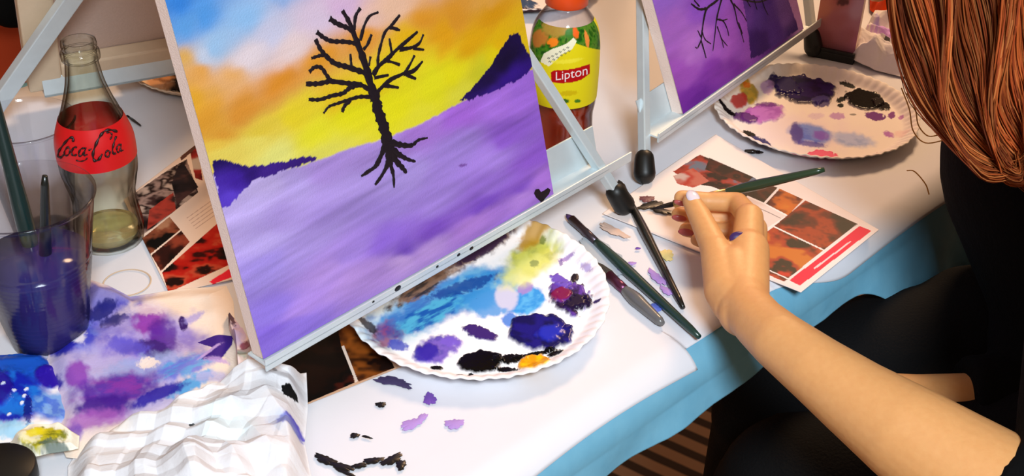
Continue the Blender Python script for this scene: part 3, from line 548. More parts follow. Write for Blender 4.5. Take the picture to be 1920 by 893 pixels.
# ------------------------------------------------------------------ aluminium table easels
def beam(bm, p, q, w, t, side):
    p, q = np.array(p), np.array(q); d = (q-p); L = np.linalg.norm(d); d = d/L; x = np.array(side)-d*(np.array(side) @ d); x /= np.linalg.norm(x); y = np.cross(d, x)
    box(bm, p, (x, y, d), (-w/2, -t/2, 0), (w/2, t/2, L))
def easel(fr, Wd, ext_l, ext_r, footR, passR, footL, passL, label, flange=.031, apex_h=.46, swap=1, rear=True, flext=None, lip_extra=.0):
    a, e, n, u, nn, _ = fr; root = empty('table_easel', (a[0], a[1], TZ), label, 'easel', 'aluminium table easels')
    o = a.copy()
    fl = flext if flext else (ext_l, ext_r)
    bm = bmesh.new()
    box(bm, o, (e, n, ZZ), (-ext_l, -.0145, -.0030), (Wd+ext_r, .0050, -.0012))                  # ledge
    box(bm, o, (e, n, ZZ), (-ext_l, .0032, -.0070), (Wd+ext_r+lip_extra, .0050, .0022))                   # front lip
    frombm('tray', bm, M_alu, root, bevel=.0006)
    bm = bmesh.new(); box(bm, o-nn*.0122, (e, u, nn), (-fl[0], -.002, -.002), (Wd+fl[1], flange, 0)); fo = frombm('back_rail', bm, M_alu, root, bevel=.0006)
    for s in (-fl[0]+.012, Wd+fl[1]-.012):
        bm = bmesh.new(); c = o-nn*.0118+e*s+u*flange*.6; ellipsoid(bm, c, (e, u, nn), (.003, .003, .0016), 14, 8); frombm('rivet', bm, M_alu, root)
    mid = o + e*(Wd/2); pn = nn; bo_ = o - nn*.022
    legs = []
    def leg(foot, pas, other=None):
        f = P(*foot, .004); g = onplane(pas[0], pas[1], bo_, pn) if pas else other
        d = (g-f)/np.linalg.norm(g-f); topd = (apex_h)/d[2]; return f, d
    fR, dR = leg(footR, passR)
    # apex where the right leg reaches the centre line of the canvas
    tR = ((mid-fR) @ e)/(dR @ e) if abs(dR @ e) > .05 else apex_h/dR[2]
    tR = min(max(tR, .30), .56); apex = fR+dR*tR
    if footL:
        fL, dL = leg(footL, passL) if passL else (P(*footL, .004), None)
    else: fL = o + e*.035 - n*.045; fL[2] = TZ+.004
    if passL and footL:
        apL = fL+dL*(apex_h/dL[2])
    else: apL = apex - e*.018
    apR = apex + e*.006
    for f, ap in ((fR, apR), (fL, apL)):
        bm = bmesh.new(); d = (ap-f)/np.linalg.norm(ap-f); beam(bm, f+d*.022, ap, .0085, .0085, e); L = frombm('leg', bm, M_alu, root, bevel=.001)
        bm = bmesh.new(); capsule(bm, f+d*.011, f+d*.024, .0098, .0088, 16, 4); frombm('rubber_foot', bm, M_rubber, L)
    hd = (apR+apL)/2
    if rear:
        rf = hd - n*.10 + e*.08; rf[2] = TZ+.008; bm = bmesh.new(); d = (hd-rf)/np.linalg.norm(hd-rf); beam(bm, rf+d*.02, hd-n*.012, .010, .010, e); L = frombm('leg', bm, M_alu, root, bevel=.001)
        bm = bmesh.new(); capsule(bm, rf+d*.006, rf+d*.026, .0095, .0085, 16, 4); frombm('rubber_foot', bm, M_rubber, L)
    bm = bmesh.new(); box(bm, hd-u*.02, (e, u, nn), (-.03, -.01, -.012), (.03, .035, .006)); frombm('head_block', bm, M_rubber, root, bevel=.004)
    bm = bmesh.new(); b0 = o - nn*.020 + e*(Wd/2); beam(bm, b0, hd+u*.01-nn*.004, .014, .006, e); frombm('mast', bm, M_alu, root, bevel=.001)
    return root
easel(FR1, .30, .002, .060, (1180, 400), (962, 72), None, None, 'aluminium tabletop easel holding the large sunset painting', flext=(-.02, .066), lip_extra=.030)
e1_tray = [o for o in bpy.data.objects if o.name.startswith('tray')][0]
for px_, py_, r_ in ((746, 541, .0032), (884, 466, .0022), (820, 500, .0014), (860, 478, .0018), (700, 566, .0012)):
    aa, ee, n_, uu, nn_, ww = FR1; p_ = onplane(px_, py_, aa+n_*.0050, n_); bm = bmesh.new(); ellipsoid(bm, p_, (ee, ZZ, n_), (r_, r_*.7, .0005), 14, 8); frombm('paint_speck', bm, M_black, e1_tray)
easel(FR2, FR2[5], .050, .012, (1527, 108), (1500, -120), (1209, 348), (1204, 0), 'aluminium tabletop easel holding the smaller purple painting', flext=(.045, 0), rear=True, lip_extra=.02)

# easel 3 faces away: legs cross in front of the back of its canvas
a, e, n, u, nn, _ = FR3
r3 = empty('table_easel', (a[0], a[1], TZ), 'aluminium tabletop easel at back left, its leg crossing the pale canvas back', 'easel', 'aluminium table easels')
bm = bmesh.new(); box(bm, a, (e, n, ZZ), (.012, -.03, -.004), (.27, .006, -.001)); box(bm, a, (e, n, ZZ), (.012, .004, -.004), (.27, .006, .016)); frombm('tray', bm, M_alu, r3, bevel=.0006)
g1 = onplane(4, 180, a+nn*.014, nn); g2 = onplane(135, -6, a+nn*.014, nn); d = (g2-g1)/np.linalg.norm(g2-g1); ft = g1-d*((g1[2]-TZ-.004)/d[2])
bm = bmesh.new(); beam(bm, ft+d*.02, ft+d*.46, .016, .010, e); L = frombm('leg', bm, M_alu, r3, bevel=.001)
bm = bmesh.new(); capsule(bm, ft+d*.006, ft+d*.026, .0095, .0085, 16, 4); frombm('rubber_foot', bm, M_rubber, L)
top3 = ft+d*.46
ft2 = ft + e*2*((top3-ft) @ e); bm = bmesh.new(); d2 = (top3-ft2)/np.linalg.norm(top3-ft2); beam(bm, ft2+d2*.02, top3, .012, .010, e); L = frombm('leg', bm, M_alu, r3, bevel=.001)
bm = bmesh.new(); capsule(bm, ft2+d2*.006, ft2+d2*.026, .0095, .0085, 16, 4); frombm('rubber_foot', bm, M_rubber, L)

# ------------------------------------------------------------------ lathe objects
def hz(base, y, x=None):                       # height above the table at which a vertical axis over `base` appears at row y
    lo, hi = 0., .5
    for _ in range(40):
        m = (lo+hi)/2; p = base+np.array([0, 0, m])-CP; yy = 446.5-F*(p @ up_)/(p @ fw)
        if yy > y: lo = m
        else: hi = m
    return lo
def raycyl(x, y, c, R):
    d = ray(x, y); ox, oy = CP[0]-c[0], CP[1]-c[1]; A = d[0]**2+d[1]**2; B = 2*(ox*d[0]+oy*d[1]); Cc = ox*ox+oy*oy-R*R
    disc = B*B-4*A*Cc
    if disc < 0: disc = 0
    t = (-B-sqrt(disc))/(2*A); return CP+d*t
def onskin(p, c, rf, off):
    d = np.array([p[0]-c[0], p[1]-c[1]]); d = d/np.linalg.norm(d)*(rf(p[2]-TZ)+off); return np.array([c[0]+d[0], c[1]+d[1], p[2]])
def profile(keys, n=60):
    z = np.array([k[0] for k in keys]); r = np.array([k[1] for k in keys]); q = spline(list(zip(r, z)), 6); return [(max(a, 0), b) for a, b in q]
def shell(prof, t):
    inner = [(max(r-t, .0005), z) for r, z in prof if z > .004]
    return [(0, .0)] + prof + inner[::-1] + [(0, inner[0][1])]
# contour glass bottle
cb = P(209, 452); CR = .0298
coke = empty('soda_bottle', cb, 'clear contour glass soda bottle with a red label band', 'bottle')
HB = hz(cb, 76)
kp = [(.000, .0225), (.004, .0262), (.018, .0272), (.040, .0250), (.055, .0248), (.072, .0280), (.084, .0298), (.108, .0300), (.120, .0285), (.134, .0245), (.150, .0195), (.168, .0150), (.184, .0128), (.192, .0124), (.193, .0142), (.200, .0142), (.201, .0126), (.206, .0132), (.210, .0128)]
kp = [(z*HB/.210, r) for z, r in kp]
pf = profile(kp)
bm = bmesh.new(); lathe(bm, cb, shell(pf, .0022), 72)
# flutes below the label and on the neck
for v in bm.verts:
    dx, dy, z = v.co.x-cb[0], v.co.y-cb[1], v.co.z-TZ; r = sqrt(dx*dx+dy*dy)
    if r > .02 and (z < .060 or .118 < z < .150):
        th = atan2(dy, dx); w = (min(z/.01, 1)*min(max((.066-z)/.012, 0), 1) if z < .066 else min(max((z-.118)/.01, 0), 1)*min((.15-z)/.01, 1)); f = 1+.018*w*cos(th*14); v.co.x = cb[0]+dx*f; v.co.y = cb[1]+dy*f
frombm('glass', bm, M_glass, coke)
def rat(z): return float(np.interp(z, [b for a_, b in pf], [a_ for a_, b in pf]))
zt, zb = hz(cb - np.array([0, CR, 0]), 252), hz(cb-np.array([0, CR, 0]), 326)
bm = bmesh.new(); zs = np.linspace(zb, zt, 14); lathe(bm, cb, [(rat(z)+.0004, z) for z in zs] , 72)
M_lab = mat('red_label', (214, 18, 22), .4, var=.05); M_lab.node_tree.nodes['Principled BSDF'].inputs['Transmission Weight'].default_value = 0
lb = frombm('label', bm, M_lab, coke); lb['label'] = 'red printed label band'
M_ink = mat('dark_label_ink', (40, 6, 8), .45)
k3 = 1/5.956
CC = [([(318, 470), (310, 430), (262, 438), (215, 495), (182, 560), (180, 612), (205, 625), (235, 600)], 13), ([(268, 515), (243, 555), (250, 600), (285, 598), (300, 555), (270, 515)], 9), ([(372, 525), (338, 525), (322, 570), (338, 605), (378, 598)], 10), ([(460, 530), (418, 545), (400, 590), (425, 612), (462, 570), (476, 528), (464, 600), (500, 596)], 10), ([(512, 555), (545, 538)], 9), ([(375, 655), (420, 668), (475, 655), (500, 630)], 7),
      ([(868, 352), (800, 342), (720, 362), (650, 420), (592, 505), (562, 590), (575, 655), (622, 650), (665, 590)], 15), ([(740, 375), (790, 372), (800, 400), (770, 440)], 8), ([(722, 552), (698, 585), (712, 622), (742, 605), (748, 560), (722, 552)], 9), ([(848, 400), (812, 460), (782, 540), (790, 590), (815, 575)], 10), ([(872, 480), (838, 505), (828, 550), (848, 568), (870, 530), (880, 478), (872, 550), (895, 545)], 9)]
bm = bmesh.new()
for pts, w in CC:
    q = spline([(80+x*k3, 190+y*k3) for x, y in pts], 6); ww = w*k3*.00045*.85
    for A, B in zip(q, q[1:]):
        pass
    P3 = [onskin(raycyl(x, y, cb, CR+.0006), cb, rat, .0009) for x, y in q]
    tube(bm, P3, [ww*(1+.4*sin(i*.9)) for i in range(len(P3))], 6)
sub(lb, 'script_lettering', bm, M_ink)['label'] = 'flowing dark script lettering'
M_res = mat('pale_yellow_glass_base', (245, 232, 180), .12, trans=.85, ior=1.33, var=0)
bm = bmesh.new(); lathe(bm, cb, [(0, .006), (.0200, .0055), (.0225, .010), (.0228, .016), (.0224, .017), (0, .0168)], 48); frombm('leftover_drink', bm, M_res, coke)

# fruit tea bottle
lbp = P(1047, 322); tea = empty('iced_tea_bottle', lbp, 'orange capped plastic bottle of iced tea with a yellow and green label', 'bottle'); LR = .0296
hc_ = hz(lbp, 6)
keys = [(.0, .021), (.004, .0276), (.016, .0288), (.045, .0278), (.062, .0274), (.075, .0292), (.105, .0300), (.130, .0292), (.145, .0258), (hc_-.004, .0175), (hc_, .0150), (hc_+.016, .0145)]
pl = profile(keys); bm = bmesh.new(); lathe(bm, lbp, shell(pl, .0008), 64); frombm('bottle_body', bm, M_pet, tea)
def ratl(z): return float(np.interp(z, [b for a_, b in pl], [a_ for a_, b in pl]))
M_tea = mat('peach_tea', (206, 74, 28), .1, trans=.55, ior=1.33, c2=(150, 34, 16), bscale=25); zl = hz(lbp-np.array([0, LR, 0]), 218)
bm = bmesh.new(); zz = np.linspace(.003, zl, 20); lathe(bm, lbp, [(0, .002)]+[(ratl(z)-.0012, z) for z in zz]+[(0, zl)], 56); frombm('tea', bm, M_tea, tea)
bm = bmesh.new(); lathe(bm, lbp, [(0, hc_+.018), (.0, hc_+.0185)][:1]+[(.0165, hc_+.018), (.0178, hc_+.016), (.0178, hc_+.001), (.0168, hc_), (.0150, hc_)], 60)
for v in bm.verts:
    dx, dy = v.co.x-lbp[0], v.co.y-lbp[1]
    if sqrt(dx*dx+dy*dy) > .0172: f = 1+.012*cos(atan2(dy, dx)*60); v.co.x = lbp[0]+dx*f; v.co.y = lbp[1]+dy*f
frombm('cap', bm, mat('orange_cap', (232, 78, 22), .35), tea)['label'] = 'orange screw cap'
# label: wrapped sleeve coloured in its own sheet
k4 = 1/3.437
zl0, zl1 = hz(lbp-np.array([0, LR, 0]), 205), hz(lbp-np.array([0, LR, 0]), 58)
nt_, nz_ = 360, 110; th0 = atan2(CP[1]-lbp[1], CP[0]-lbp[0])
TH, ZH = np.meshgrid(np.linspace(th0-1.25, th0+1.75, nt_), np.linspace(zl0, zl1, nz_), indexing='ij'); lp = np.column_stack([TH.ravel(), ZH.ravel()])
def lcyl(x, y):
    p = raycyl(940+x*k4, y*k4, lbp, LR); return np.array([atan2(p[1]-lbp[1], p[0]-lbp[0]), p[2]-TZ])
lp2 = lp*np.array([LR, 1]); LL = Layer(lambda x, y: lcyl(x, y)*np.array([LR, 1]), lp2, (222, 206, 24), 33)
LL.poly([(100, 60), (100, 330), (260, 400), (330, 320), (450, 270), (640, 320), (640, 60)], (70, 130, 30), fire=[(40, 100, 25), (70, 150, 30), (110, 160, 50), (50, 110, 25)], scale=300, sd=2)
LL.blob(490, 225, 26, 34, 0, (238, 100, 26)); LL.blob(330, 275, 45, 28, 0, (240, 130, 30)); LL.blob(230, 250, 60, 60, 0, (196, 120, 50), .9); LL.blob(330, 180, 130, 70, 0, (186, 140, 60), .8); LL.blob(560, 260, 14, 50, 0, (240, 140, 60)); LL.blob(440, 230, 30, 30, 0, (60, 120, 30))
LL.poly([(255, 395), (275, 345), (330, 315), (420, 285), (470, 250), (490, 270), (455, 320), (390, 350), (340, 400), (310, 425)], (236, 232, 200))
LL.blob(420, 395, 110, 14, 12, (236, 224, 60), .8); LL.blob(400, 650, 40, 16, 0, (60, 100, 24)); LL.blob(490, 650, 22, 12, 0, (70, 120, 30)); LL.blob(430, 600, 60, 18, 8, (200, 170, 10), .8)
LL.poly([(322, 462), (345, 450), (440, 444), (520, 425), (566, 408), (566, 470), (510, 512), (430, 532), (325, 526)], (176, 14, 20))
rr = np.array([ratl(z)+.0005 for z in lp[:, 1]]); me = gridmesh('label', np.column_stack([lbp[0]+rr*np.cos(lp[:, 0]), lbp[1]+rr*np.sin(lp[:, 0]), TZ+lp[:, 1]]), nt_, nz_); setcol(me, LL.c, np.full(len(lp), .6)); ll = link('label', me, M_flyer, tea); ll['label'] = 'yellow and green fruit label'
M_white = mat('white_print', (244, 226, 226), .4)
def textmesh(body, size=1.0):
    cu = bpy.data.curves.new('t', 'FONT'); cu.body = body; cu.size = size; o = bpy.data.objects.new('t', cu); COL.objects.link(o)
    dg = bpy.context.evaluated_depsgraph_get(); me = bpy.data.meshes.new_from_object(o.evaluated_get(dg)); bpy.data.objects.remove(o); bpy.data.curves.remove(cu); return me
me = textmesh('Lipton'); vx = [v.co.x for v in me.vertices]; vy = [v.co.y for v in me.vertices]; x0, x1 = min(vx), max(vx); y1 = max(vy)
bm = bmesh.new(); bm.from_mesh(me); bmesh.ops.subdivide_edges(bm, edges=bm.edges, cuts=2, use_grid_fill=False); bmesh.ops.triangulate(bm, faces=bm.faces)
for v in bm.verts:
    t = (v.co.x-x0)/(x1-x0); x = 352+t*200; yb = 516-26*t-12*t*t; y = yb-(v.co.y/y1)*(54+4*t); p = onskin(raycyl(940+x*k4, y*k4, lbp, LR+.0006), lbp, ratl, .0009); v.co = p
sub(ll, 'brand_lettering', bm, M_white)['label'] = 'white lettering on a red patch'
bm = bmesh.new()
for row in range(2):
    for w_ in range(6):
        xs = 300+w_*24+row*8; ys = 375-w_*13+row*22; pts = [(xs, ys), (xs+6, ys-8), (xs+10, ys+4), (xs+16, ys-6)]
        tube(bm, [onskin(raycyl(940+x*k4, y*k4, lbp, LR), lbp, ratl, .0007) for x, y in pts], .00028, 5)
sub(ll, 'banner_lettering', bm, mat('grey_print', (70, 70, 80), .5))

# cups
def cup(px, rb, rt_, H, label, water=None, ribs=False, tint=(245, 248, 250), tilt=None):
    c = P(*px, CZ); root = empty('plastic_cup', c, label, 'cup', 'clear plastic cups'); t = .0007
    zs = np.linspace(0, H, 60); pr = []
    for z in zs:
        r = rb+(rt_-rb)*(z/H); 
        if ribs and .10*H < z < .62*H: r += .00045*sin(z*2*pi/.0042)
        pr.append((r, z))
    pr += [(rt_+.0014, H+.0008), (rt_+.0016, H+.0022), (rt_+.0003, H+.0028)]
    inner = [(max(r-t, .001), z) for r, z in pr[1:60]]
    bm = bmesh.new(); lathe(bm, c, [(0, .0)]+pr+inner[::-1]+[(0, inner[0][1])], 80); frombm('cup_wall', bm, M_pet, root)
    if water:
        zw, m = water; bm = bmesh.new(); zz = np.linspace(.003, zw, 12); lathe(bm, c, [(0, .0025)]+[(rb+(rt_-rb)*(z/H)-t-.0002, z) for z in zz]+[(0, zw)], 64); frombm('paint_water', bm, m, root)
    return root, c
M_water = mat('blue_violet_paint_water', (52, 56, 120), .12, trans=.25, ior=1.33, c2=(62, 44, 110), bscale=18)
cupA, cA = cup((95, 632), .0265, .0475, .118, 'clear plastic cup of dark blue paint water holding two brushes', (.070, M_water), True)
cupB, cB = cup((84, 428), .0240, .0380, .098, 'empty clear plastic cup standing behind the cup of blue water')

# brushes
def brush(p_tip, p_end, label, c_handle, c_bristle, w=.0036, c_ferrule=(150, 150, 150), bl=.013, fl=.022, wide=1., group='paint brushes'):
    p, q = np.array(p_tip), np.array(p_end); L = np.linalg.norm(q-p); d = (q-p)/L
    root = empty('paint_brush', p, label, 'brush', group); at = lambda s: p+d*s
    side = np.cross(d, ZZ); side /= np.linalg.norm(side)
    bm = bmesh.new(); tube(bm, [at(0), at(bl*.35), at(bl*.8), at(bl*1.2)], [w*.12, w*.55*wide, w*.75*wide, w*.6], 14, flat=.6, flatdir=np.cross(side, d)); frombm('bristles', bm, mat('bristles', c_bristle, .5, bump=.6, bscale=900), root)
    bm = bmesh.new(); tube(bm, [at(bl*.9), at(bl+fl*.5), at(bl+fl*.55), at(bl+fl)], [w*.78, w*.68, w*.74, w*.66], 18); frombm('ferrule', bm, mat('ferrule', c_ferrule, .3, .8), root)
    s0 = bl+fl*.9; ts = np.linspace(0, 1, 14); rad = [w*(.60+.42*sin(min(t*2.2, 1)*pi*.62)-.62*max(t-.35, 0)) for t in ts]; rad[-1] *= .7
    bm = bmesh.new(); tube(bm, [at(s0+(L-s0)*t) for t in ts], rad, 16); frombm('handle', bm, mat('brush_handle', c_handle, .28, coat=.3, c2=tuple(min(255, v*1.3) for v in c_handle)), root)
    return root
G = (26, 58, 54)
bottomA = cA + np.array([-.012, .004, .006])
brush(P(60, 570, .008)*0+np.array([cA[0]+.004, cA[1]-.004, TZ+.010]), D(-30, 120, .99), 'dark green brush leaning in the cup of blue water, the taller one', (10, 34, 34), (30, 30, 70), .0062, (60, 60, 80))
brush(np.array([cA[0]-.004, cA[1]+.006, TZ+.010]), D(84, 330, .955), 'short black brush in the cup of blue water', (8, 18, 18), (30, 30, 70), .0044, (60, 60, 80), fl=.018)
b0 = .006
brush(P(1062, 402, b0), P(1311, 632, b0+.001), 'long dark green brush lying diagonally between the other two loose brushes', (22, 48, 42), (70, 50, 110), .0048, (90, 80, 90), bl=.010, fl=.038)
brush(P(1160, 338, b0), P(1281, 577, b0-.001), "black brush lying nearest the hand, running down from the rubber foot of the easel", (20, 20, 18), (20, 20, 20), .0042, (70, 66, 60), bl=.012, fl=.02)
brush(P(1112, 490, b0), P(1242, 607, b0+.001), 'short grey brush with violet paint lying beside the big plate', (84, 84, 84), (40, 44, 44), .0056, (110, 60, 90), bl=.026, fl=.020, wide=1.3)
brush(P(1036, 384, b0), P(930, 290, b0+.006), 'thin brush with dark tip poking out beneath the easel tray', (70, 40, 60), (40, 16, 50), .0034)
brush(P(237, 216, b0), P(264, 236, b0-.002), 'tiny black brush tip lying on the paper behind the soda bottle', (20, 14, 12), (20, 14, 12), .0014, (30, 20, 20), bl=.002, fl=.003, group=None)
brush(P(1432, 286, .005), P(1396, 283, .005), 'short black stick lying beside the indigo palette plate', (20, 14, 12), (20, 14, 12), .0022, (30, 20, 20), bl=.004, fl=.003, group=None)

# ------------------------------------------------------------------ painted paper towels and tissues
def tw(L):
    B = L.blob
    B(215, 700, 150, 140, 0, (170, 165, 222), .9, .4, .25); B(160, 600, 90, 70, 0, (110, 110, 215), .8, .5, .3)
    B(205, 570, 70, 34, -10, (70, 70, 190), .95, .5, .35, 0, 0, 2, (120, 120, 205)); B(240, 560, 60, 28, 0, (150, 150, 215), .7, .6, .3)
    B(150, 640, 50, 48, 0, (50, 60, 200), .9, .45, .35, 0, 0, 2, (90, 110, 215)); B(120, 655, 30, 26, 0, (30, 30, 170), .95, .3, .3); B(190, 600, 34, 16, 20, (20, 26, 120), .9, .3, .5); B(215, 618, 30, 14, 10, (20, 20, 110), .9, .4, .5)
    B(290, 660, 110, 60, 8, (165, 150, 215), .85, .5, .35, 0, 0, 2, (120, 100, 200)); B(285, 620, 36, 30, -30, (140, 50, 170), .95, .4, .35); B(310, 650, 30, 34, 0, (84, 30, 150), .9, .4, .4); B(290, 670, 38, 18, -10, (58, 28, 120), .95, .3, .35); B(240, 665, 50, 16, -10, (90, 80, 200), .85, .5, .4)
    B(150, 645, 16, 20, 20, (225, 225, 240), .9, .4, .4); B(280, 700, 100, 22, 10, (150, 165, 220), .8, .5, .4); B(345, 705, 70, 20, 20, (90, 110, 215), .85, .5, .4, 0, 0, 2, (60, 150, 220)); B(360, 735, 50, 14, 30, (60, 160, 225), .9, .4, .4)
    B(150, 720, 26, 26, 40, (130, 50, 175), .9, .4, .3); B(90, 725, 30, 20, -10, (34, 20, 160), .95, .3, .3); B(225, 745, 90, 34, 8, (120, 30, 160), .95, .45, .3, 0, 0, 2, (80, 30, 160)); B(200, 775, 60, 26, 8, (60, 18, 140), .95, .4, .3); B(300, 755, 60, 14, 22, (36, 24, 160), .95, .35, .3)
    B(180, 800, 70, 22, 10, (160, 90, 190), .8, .5, .3); B(140, 825, 26, 18, 30, (120, 80, 190), .8, .5, .4); B(345, 622, 9, 12, 0, (50, 20, 100), 1, .2, .3); B(365, 610, 24, 7, 30, (150, 140, 215), .7, .5)
    L.poly([(372, 655), (400, 645), (438, 635), (436, 652), (415, 690), (380, 692), (400, 668)], (58, 30, 130)); L.blob(408, 690, 26, 6, 0, (180, 150, 215), .8, .5); L.blob(395, 675, 30, 3, 38, (190, 160, 220), .9, .4)
    B(400, 720, 40, 12, 5, (190, 180, 225), .7, .6, .4); B(280, 600, 40, 12, 0, (230, 215, 225), .7, .5, .4); B(280, 695, 22, 10, 0, (240, 225, 215), .9, .4, .5)
def hum(amp, f, sd, edge=.0): return lambda p, k: amp*(.3+fbm(p[:, 0]*f, p[:, 1]*f, sd, 3))*(1-sstep(.75, 1, k)*.75)
flatsheet('paper_towel', [(168, 528), (205, 540), (245, 562), (330, 548), (425, 540), (438, 570), (444, 640), (450, 700), (446, 740), (330, 800), (180, 870), (125, 862), (105, 820), (110, 750), (85, 690), (95, 660), (130, 600)], (275, 680), .0050, 170, 620, (240, 222, 205), tw, M_paper,
    'cream paper towel smeared with blue and violet paint between cup and painting', 'paper towel', height=hum(.010, 22, 4), sd=11)
def pal(L):
    B = L.blob
    B(30, 700, 100, 46, 0, (30, 70, 200), 1, .3, .25, .3, 0, 2, (20, 90, 200)); B(20, 760, 70, 60, 0, (24, 40, 180), 1, .3, .3, .7, .0015, 2, (30, 110, 215)); B(40, 690, 60, 26, 0, (30, 90, 200), .9, .4, .4, .6, .001); B(0, 740, 30, 36, 0, (40, 20, 150), .9, .3, .3, .7, .002)
    B(95, 715, 30, 24, 0, (40, 20, 160), 1, .2, .2, .4, .001); B(105, 770, 46, 34, 0, (60, 110, 215), .95, .4, .25, .2, 0, 2, (110, 160, 225)); B(20, 815, 60, 14, 0, (140, 200, 230), .8, .4, .4); B(55, 780, 8, 30, 0, (20, 20, 130), .9, .3, .5, .8, .001)
    for x, y in ((10, 735), (48, 755), (44, 768), (20, 790), (30, 745), (52, 742)): B(x, y, 5, 3, 30, (215, 225, 245), 1, .3, .4, .9, .001)
flatsheet('palette_sheet', [(-60, 672), (20, 668), (85, 664), (112, 690), (130, 730), (150, 760), (140, 800), (90, 822), (20, 832), (-60, 835)], (30, 750), .0048, 110, 400, (240, 236, 236), pal, M_plate,
    'white sheet covered in wet ultramarine paint at the left edge', 'palette sheet', height=hum(.006, 20, 8), sd=31)
def yel(L):
    L.blob(85, 838, 46, 16, 12, (190, 180, 30), 1, .3, .4, .2, 0, 2, (120, 120, 20)); L.blob(60, 840, 22, 12, 0, (230, 225, 190), .8, .4); L.blob(105, 850, 30, 10, 0, (60, 90, 90), .8, .4, .4); L.blob(72, 832, 20, 8, 20, (215, 200, 20), .9, .3)
flatsheet('tissue', [(20, 835), (50, 812), (120, 806), (150, 822), (148, 845), (60, 862), (30, 858)], (90, 836), .012, 60, 200, (236, 232, 214), yel, M_paper, 'small tissue scrap stained yellow beside the blue paint sheet', 'tissue', height=hum(.016, 40, 3), sd=41)

def crumple(name, px, c, amp, f, base, build, label, sd, h=.004, nr=150, nb=560, cat='tissue'):
    rg_ = random.Random(sd); fold = [(rg_.uniform(0, pi), rg_.uniform(.5, 1.3)*(1+i*.28), rg_.random()*9, rg_.uniform(.6, 1)) for i in range(9)]
    def ht(p, k):
        q = p*f; wx, wy = fbm(q[:, 0]*.6, q[:, 1]*.6, sd, 2), fbm(q[:, 0]*.6+31, q[:, 1]*.6, sd+3, 2); hh = 0; tot = 0
        for an, fr_, off, wt in fold:
            v = (q[:, 0]*cos(an)+q[:, 1]*sin(an))*fr_*.55 + off + 1.1*(wx*cos(an*3)+wy*sin(an*5)); t = np.abs((v % 1)*2-1); msk = fbm(q[:, 0]*.5+off, q[:, 1]*.5, sd+int(off*10), 2)
            hh = hh+wt/fr_*t*sstep(.25, .7, msk)*1.6; tot += wt/fr_
        return amp*(.12+hh/tot*1.1+.5*(wx-.3))*(1-sstep(.80, 1.0, k)*.85)
    return flatsheet(name, px, c, h, nr, nb, base, build, M_tissue, label, cat, height=ht, sd=sd)
M_tissue = attrmat('soft_tissue', .8, .4, 250, .15)
def ti(L):
    L.blob(545, 776, 15, 9, 10, (8, 8, 10), 1, .1, .4); L.blob(366, 840, 6, 5, 0, (10, 10, 14), 1, .1, .4); L.blob(548, 838, 26, 18, 20, (70, 60, 190), .95, .25, .3); L.blob(535, 843, 30, 22, 0, (170, 190, 230), .5, .6)
    L.blob(200, 820, 60, 30, 0, (236, 226, 214), .7, .6); L.blob(430, 850, 60, 40, 0, (225, 240, 244), .7, .6); L.blob(520, 745, 5, 4, 0, (60, 60, 70), .6)
crumple('tissue', [(575, 704), (578, 770), (572, 840), (585, 905), (570, 990), (130, 990), (128, 880), (150, 845), (225, 802), (300, 782), (380, 757), (432, 732), (490, 716)], (400, 850), .034, 24, (224, 225, 230), ti, 'big crumpled white tissue beside the lower corner of the sunset painting', 51, nr=200, nb=800)
def tr(L):
    L.blob(1668, 85, 44, 9, -10, (205, 150, 235), .9, .4, .5); L.blob(1640, 70, 7, 14, 10, (180, 160, 225), .9, .4); L.blob(1690, 100, 28, 10, -20, (215, 180, 240), .8, .5); L.blob(1657, 105, 7, 4, 0, (60, 60, 60), .9); L.blob(1640, 95, 12, 7, 0, (190, 150, 220), .8, .4)
crumple('tissue', [(1634, 34), (1668, 44), (1694, 74), (1706, 108), (1722, 128), (1722, 142), (1690, 146), (1640, 134), (1600, 120), (1588, 112), (1596, 94), (1612, 76)], (1655, 100), .024, 44, (244, 236, 236), tr, 'crumpled white tissue with violet smudges beside the red hair', 61, nr=110, nb=360)
def ts(L): L.blob(452, 640, 16, 34, 0, (190, 170, 215), .8, .5, .4); L.blob(435, 612, 6, 22, 20, (60, 20, 60), .9, .3, .4); L.blob(462, 670, 12, 8, 0, (150, 30, 60), .8, .4); L.blob(455, 690, 16, 10, 0, (150, 170, 150), .7, .5)
crumple('tissue', [(428, 592), (440, 600), (462, 640), (480, 668), (500, 700), (475, 716), (448, 722), (446, 690), (442, 650), (430, 622)], (456, 668), .016, 60, (228, 205, 200), ts, 'small lilac stained tissue wedged against the lower left corner of the sunset painting', 71, h=.008, nr=50, nb=200)
# red cap
rc = P(490, 712, .018); bm = bmesh.new(); lathe(bm, rc, [(0, 0), (.0050, 0), (.0052, .001), (.0048, .010), (.0040, .0115), (0, .0115)], 28)
tag(frombm('tube_cap', bm, mat('red_cap', (225, 40, 34), .35)), 'small red tube cap below the lower left corner of the sunset painting', 'cap')
# black paint jar lid at lower left
jc = P(8, 925, CZ); jr = empty('paint_jar', jc, 'black lidded paint jar at the bottom left corner', 'jar')
bm = bmesh.new(); lathe(bm, jc, [(0, 0), (.020, 0), (.021, .002), (.021, .012), (0, .012)], 48); frombm('jar_body', bm, mat('grey_jar', (150, 156, 156), .3), jr)
bm = bmesh.new(); lathe(bm, jc, [(.0225, .010), (.0228, .011), (.0228, .021), (.0215, .0225), (0, .0225)], 48); frombm('lid', bm, M_rubber, jr)

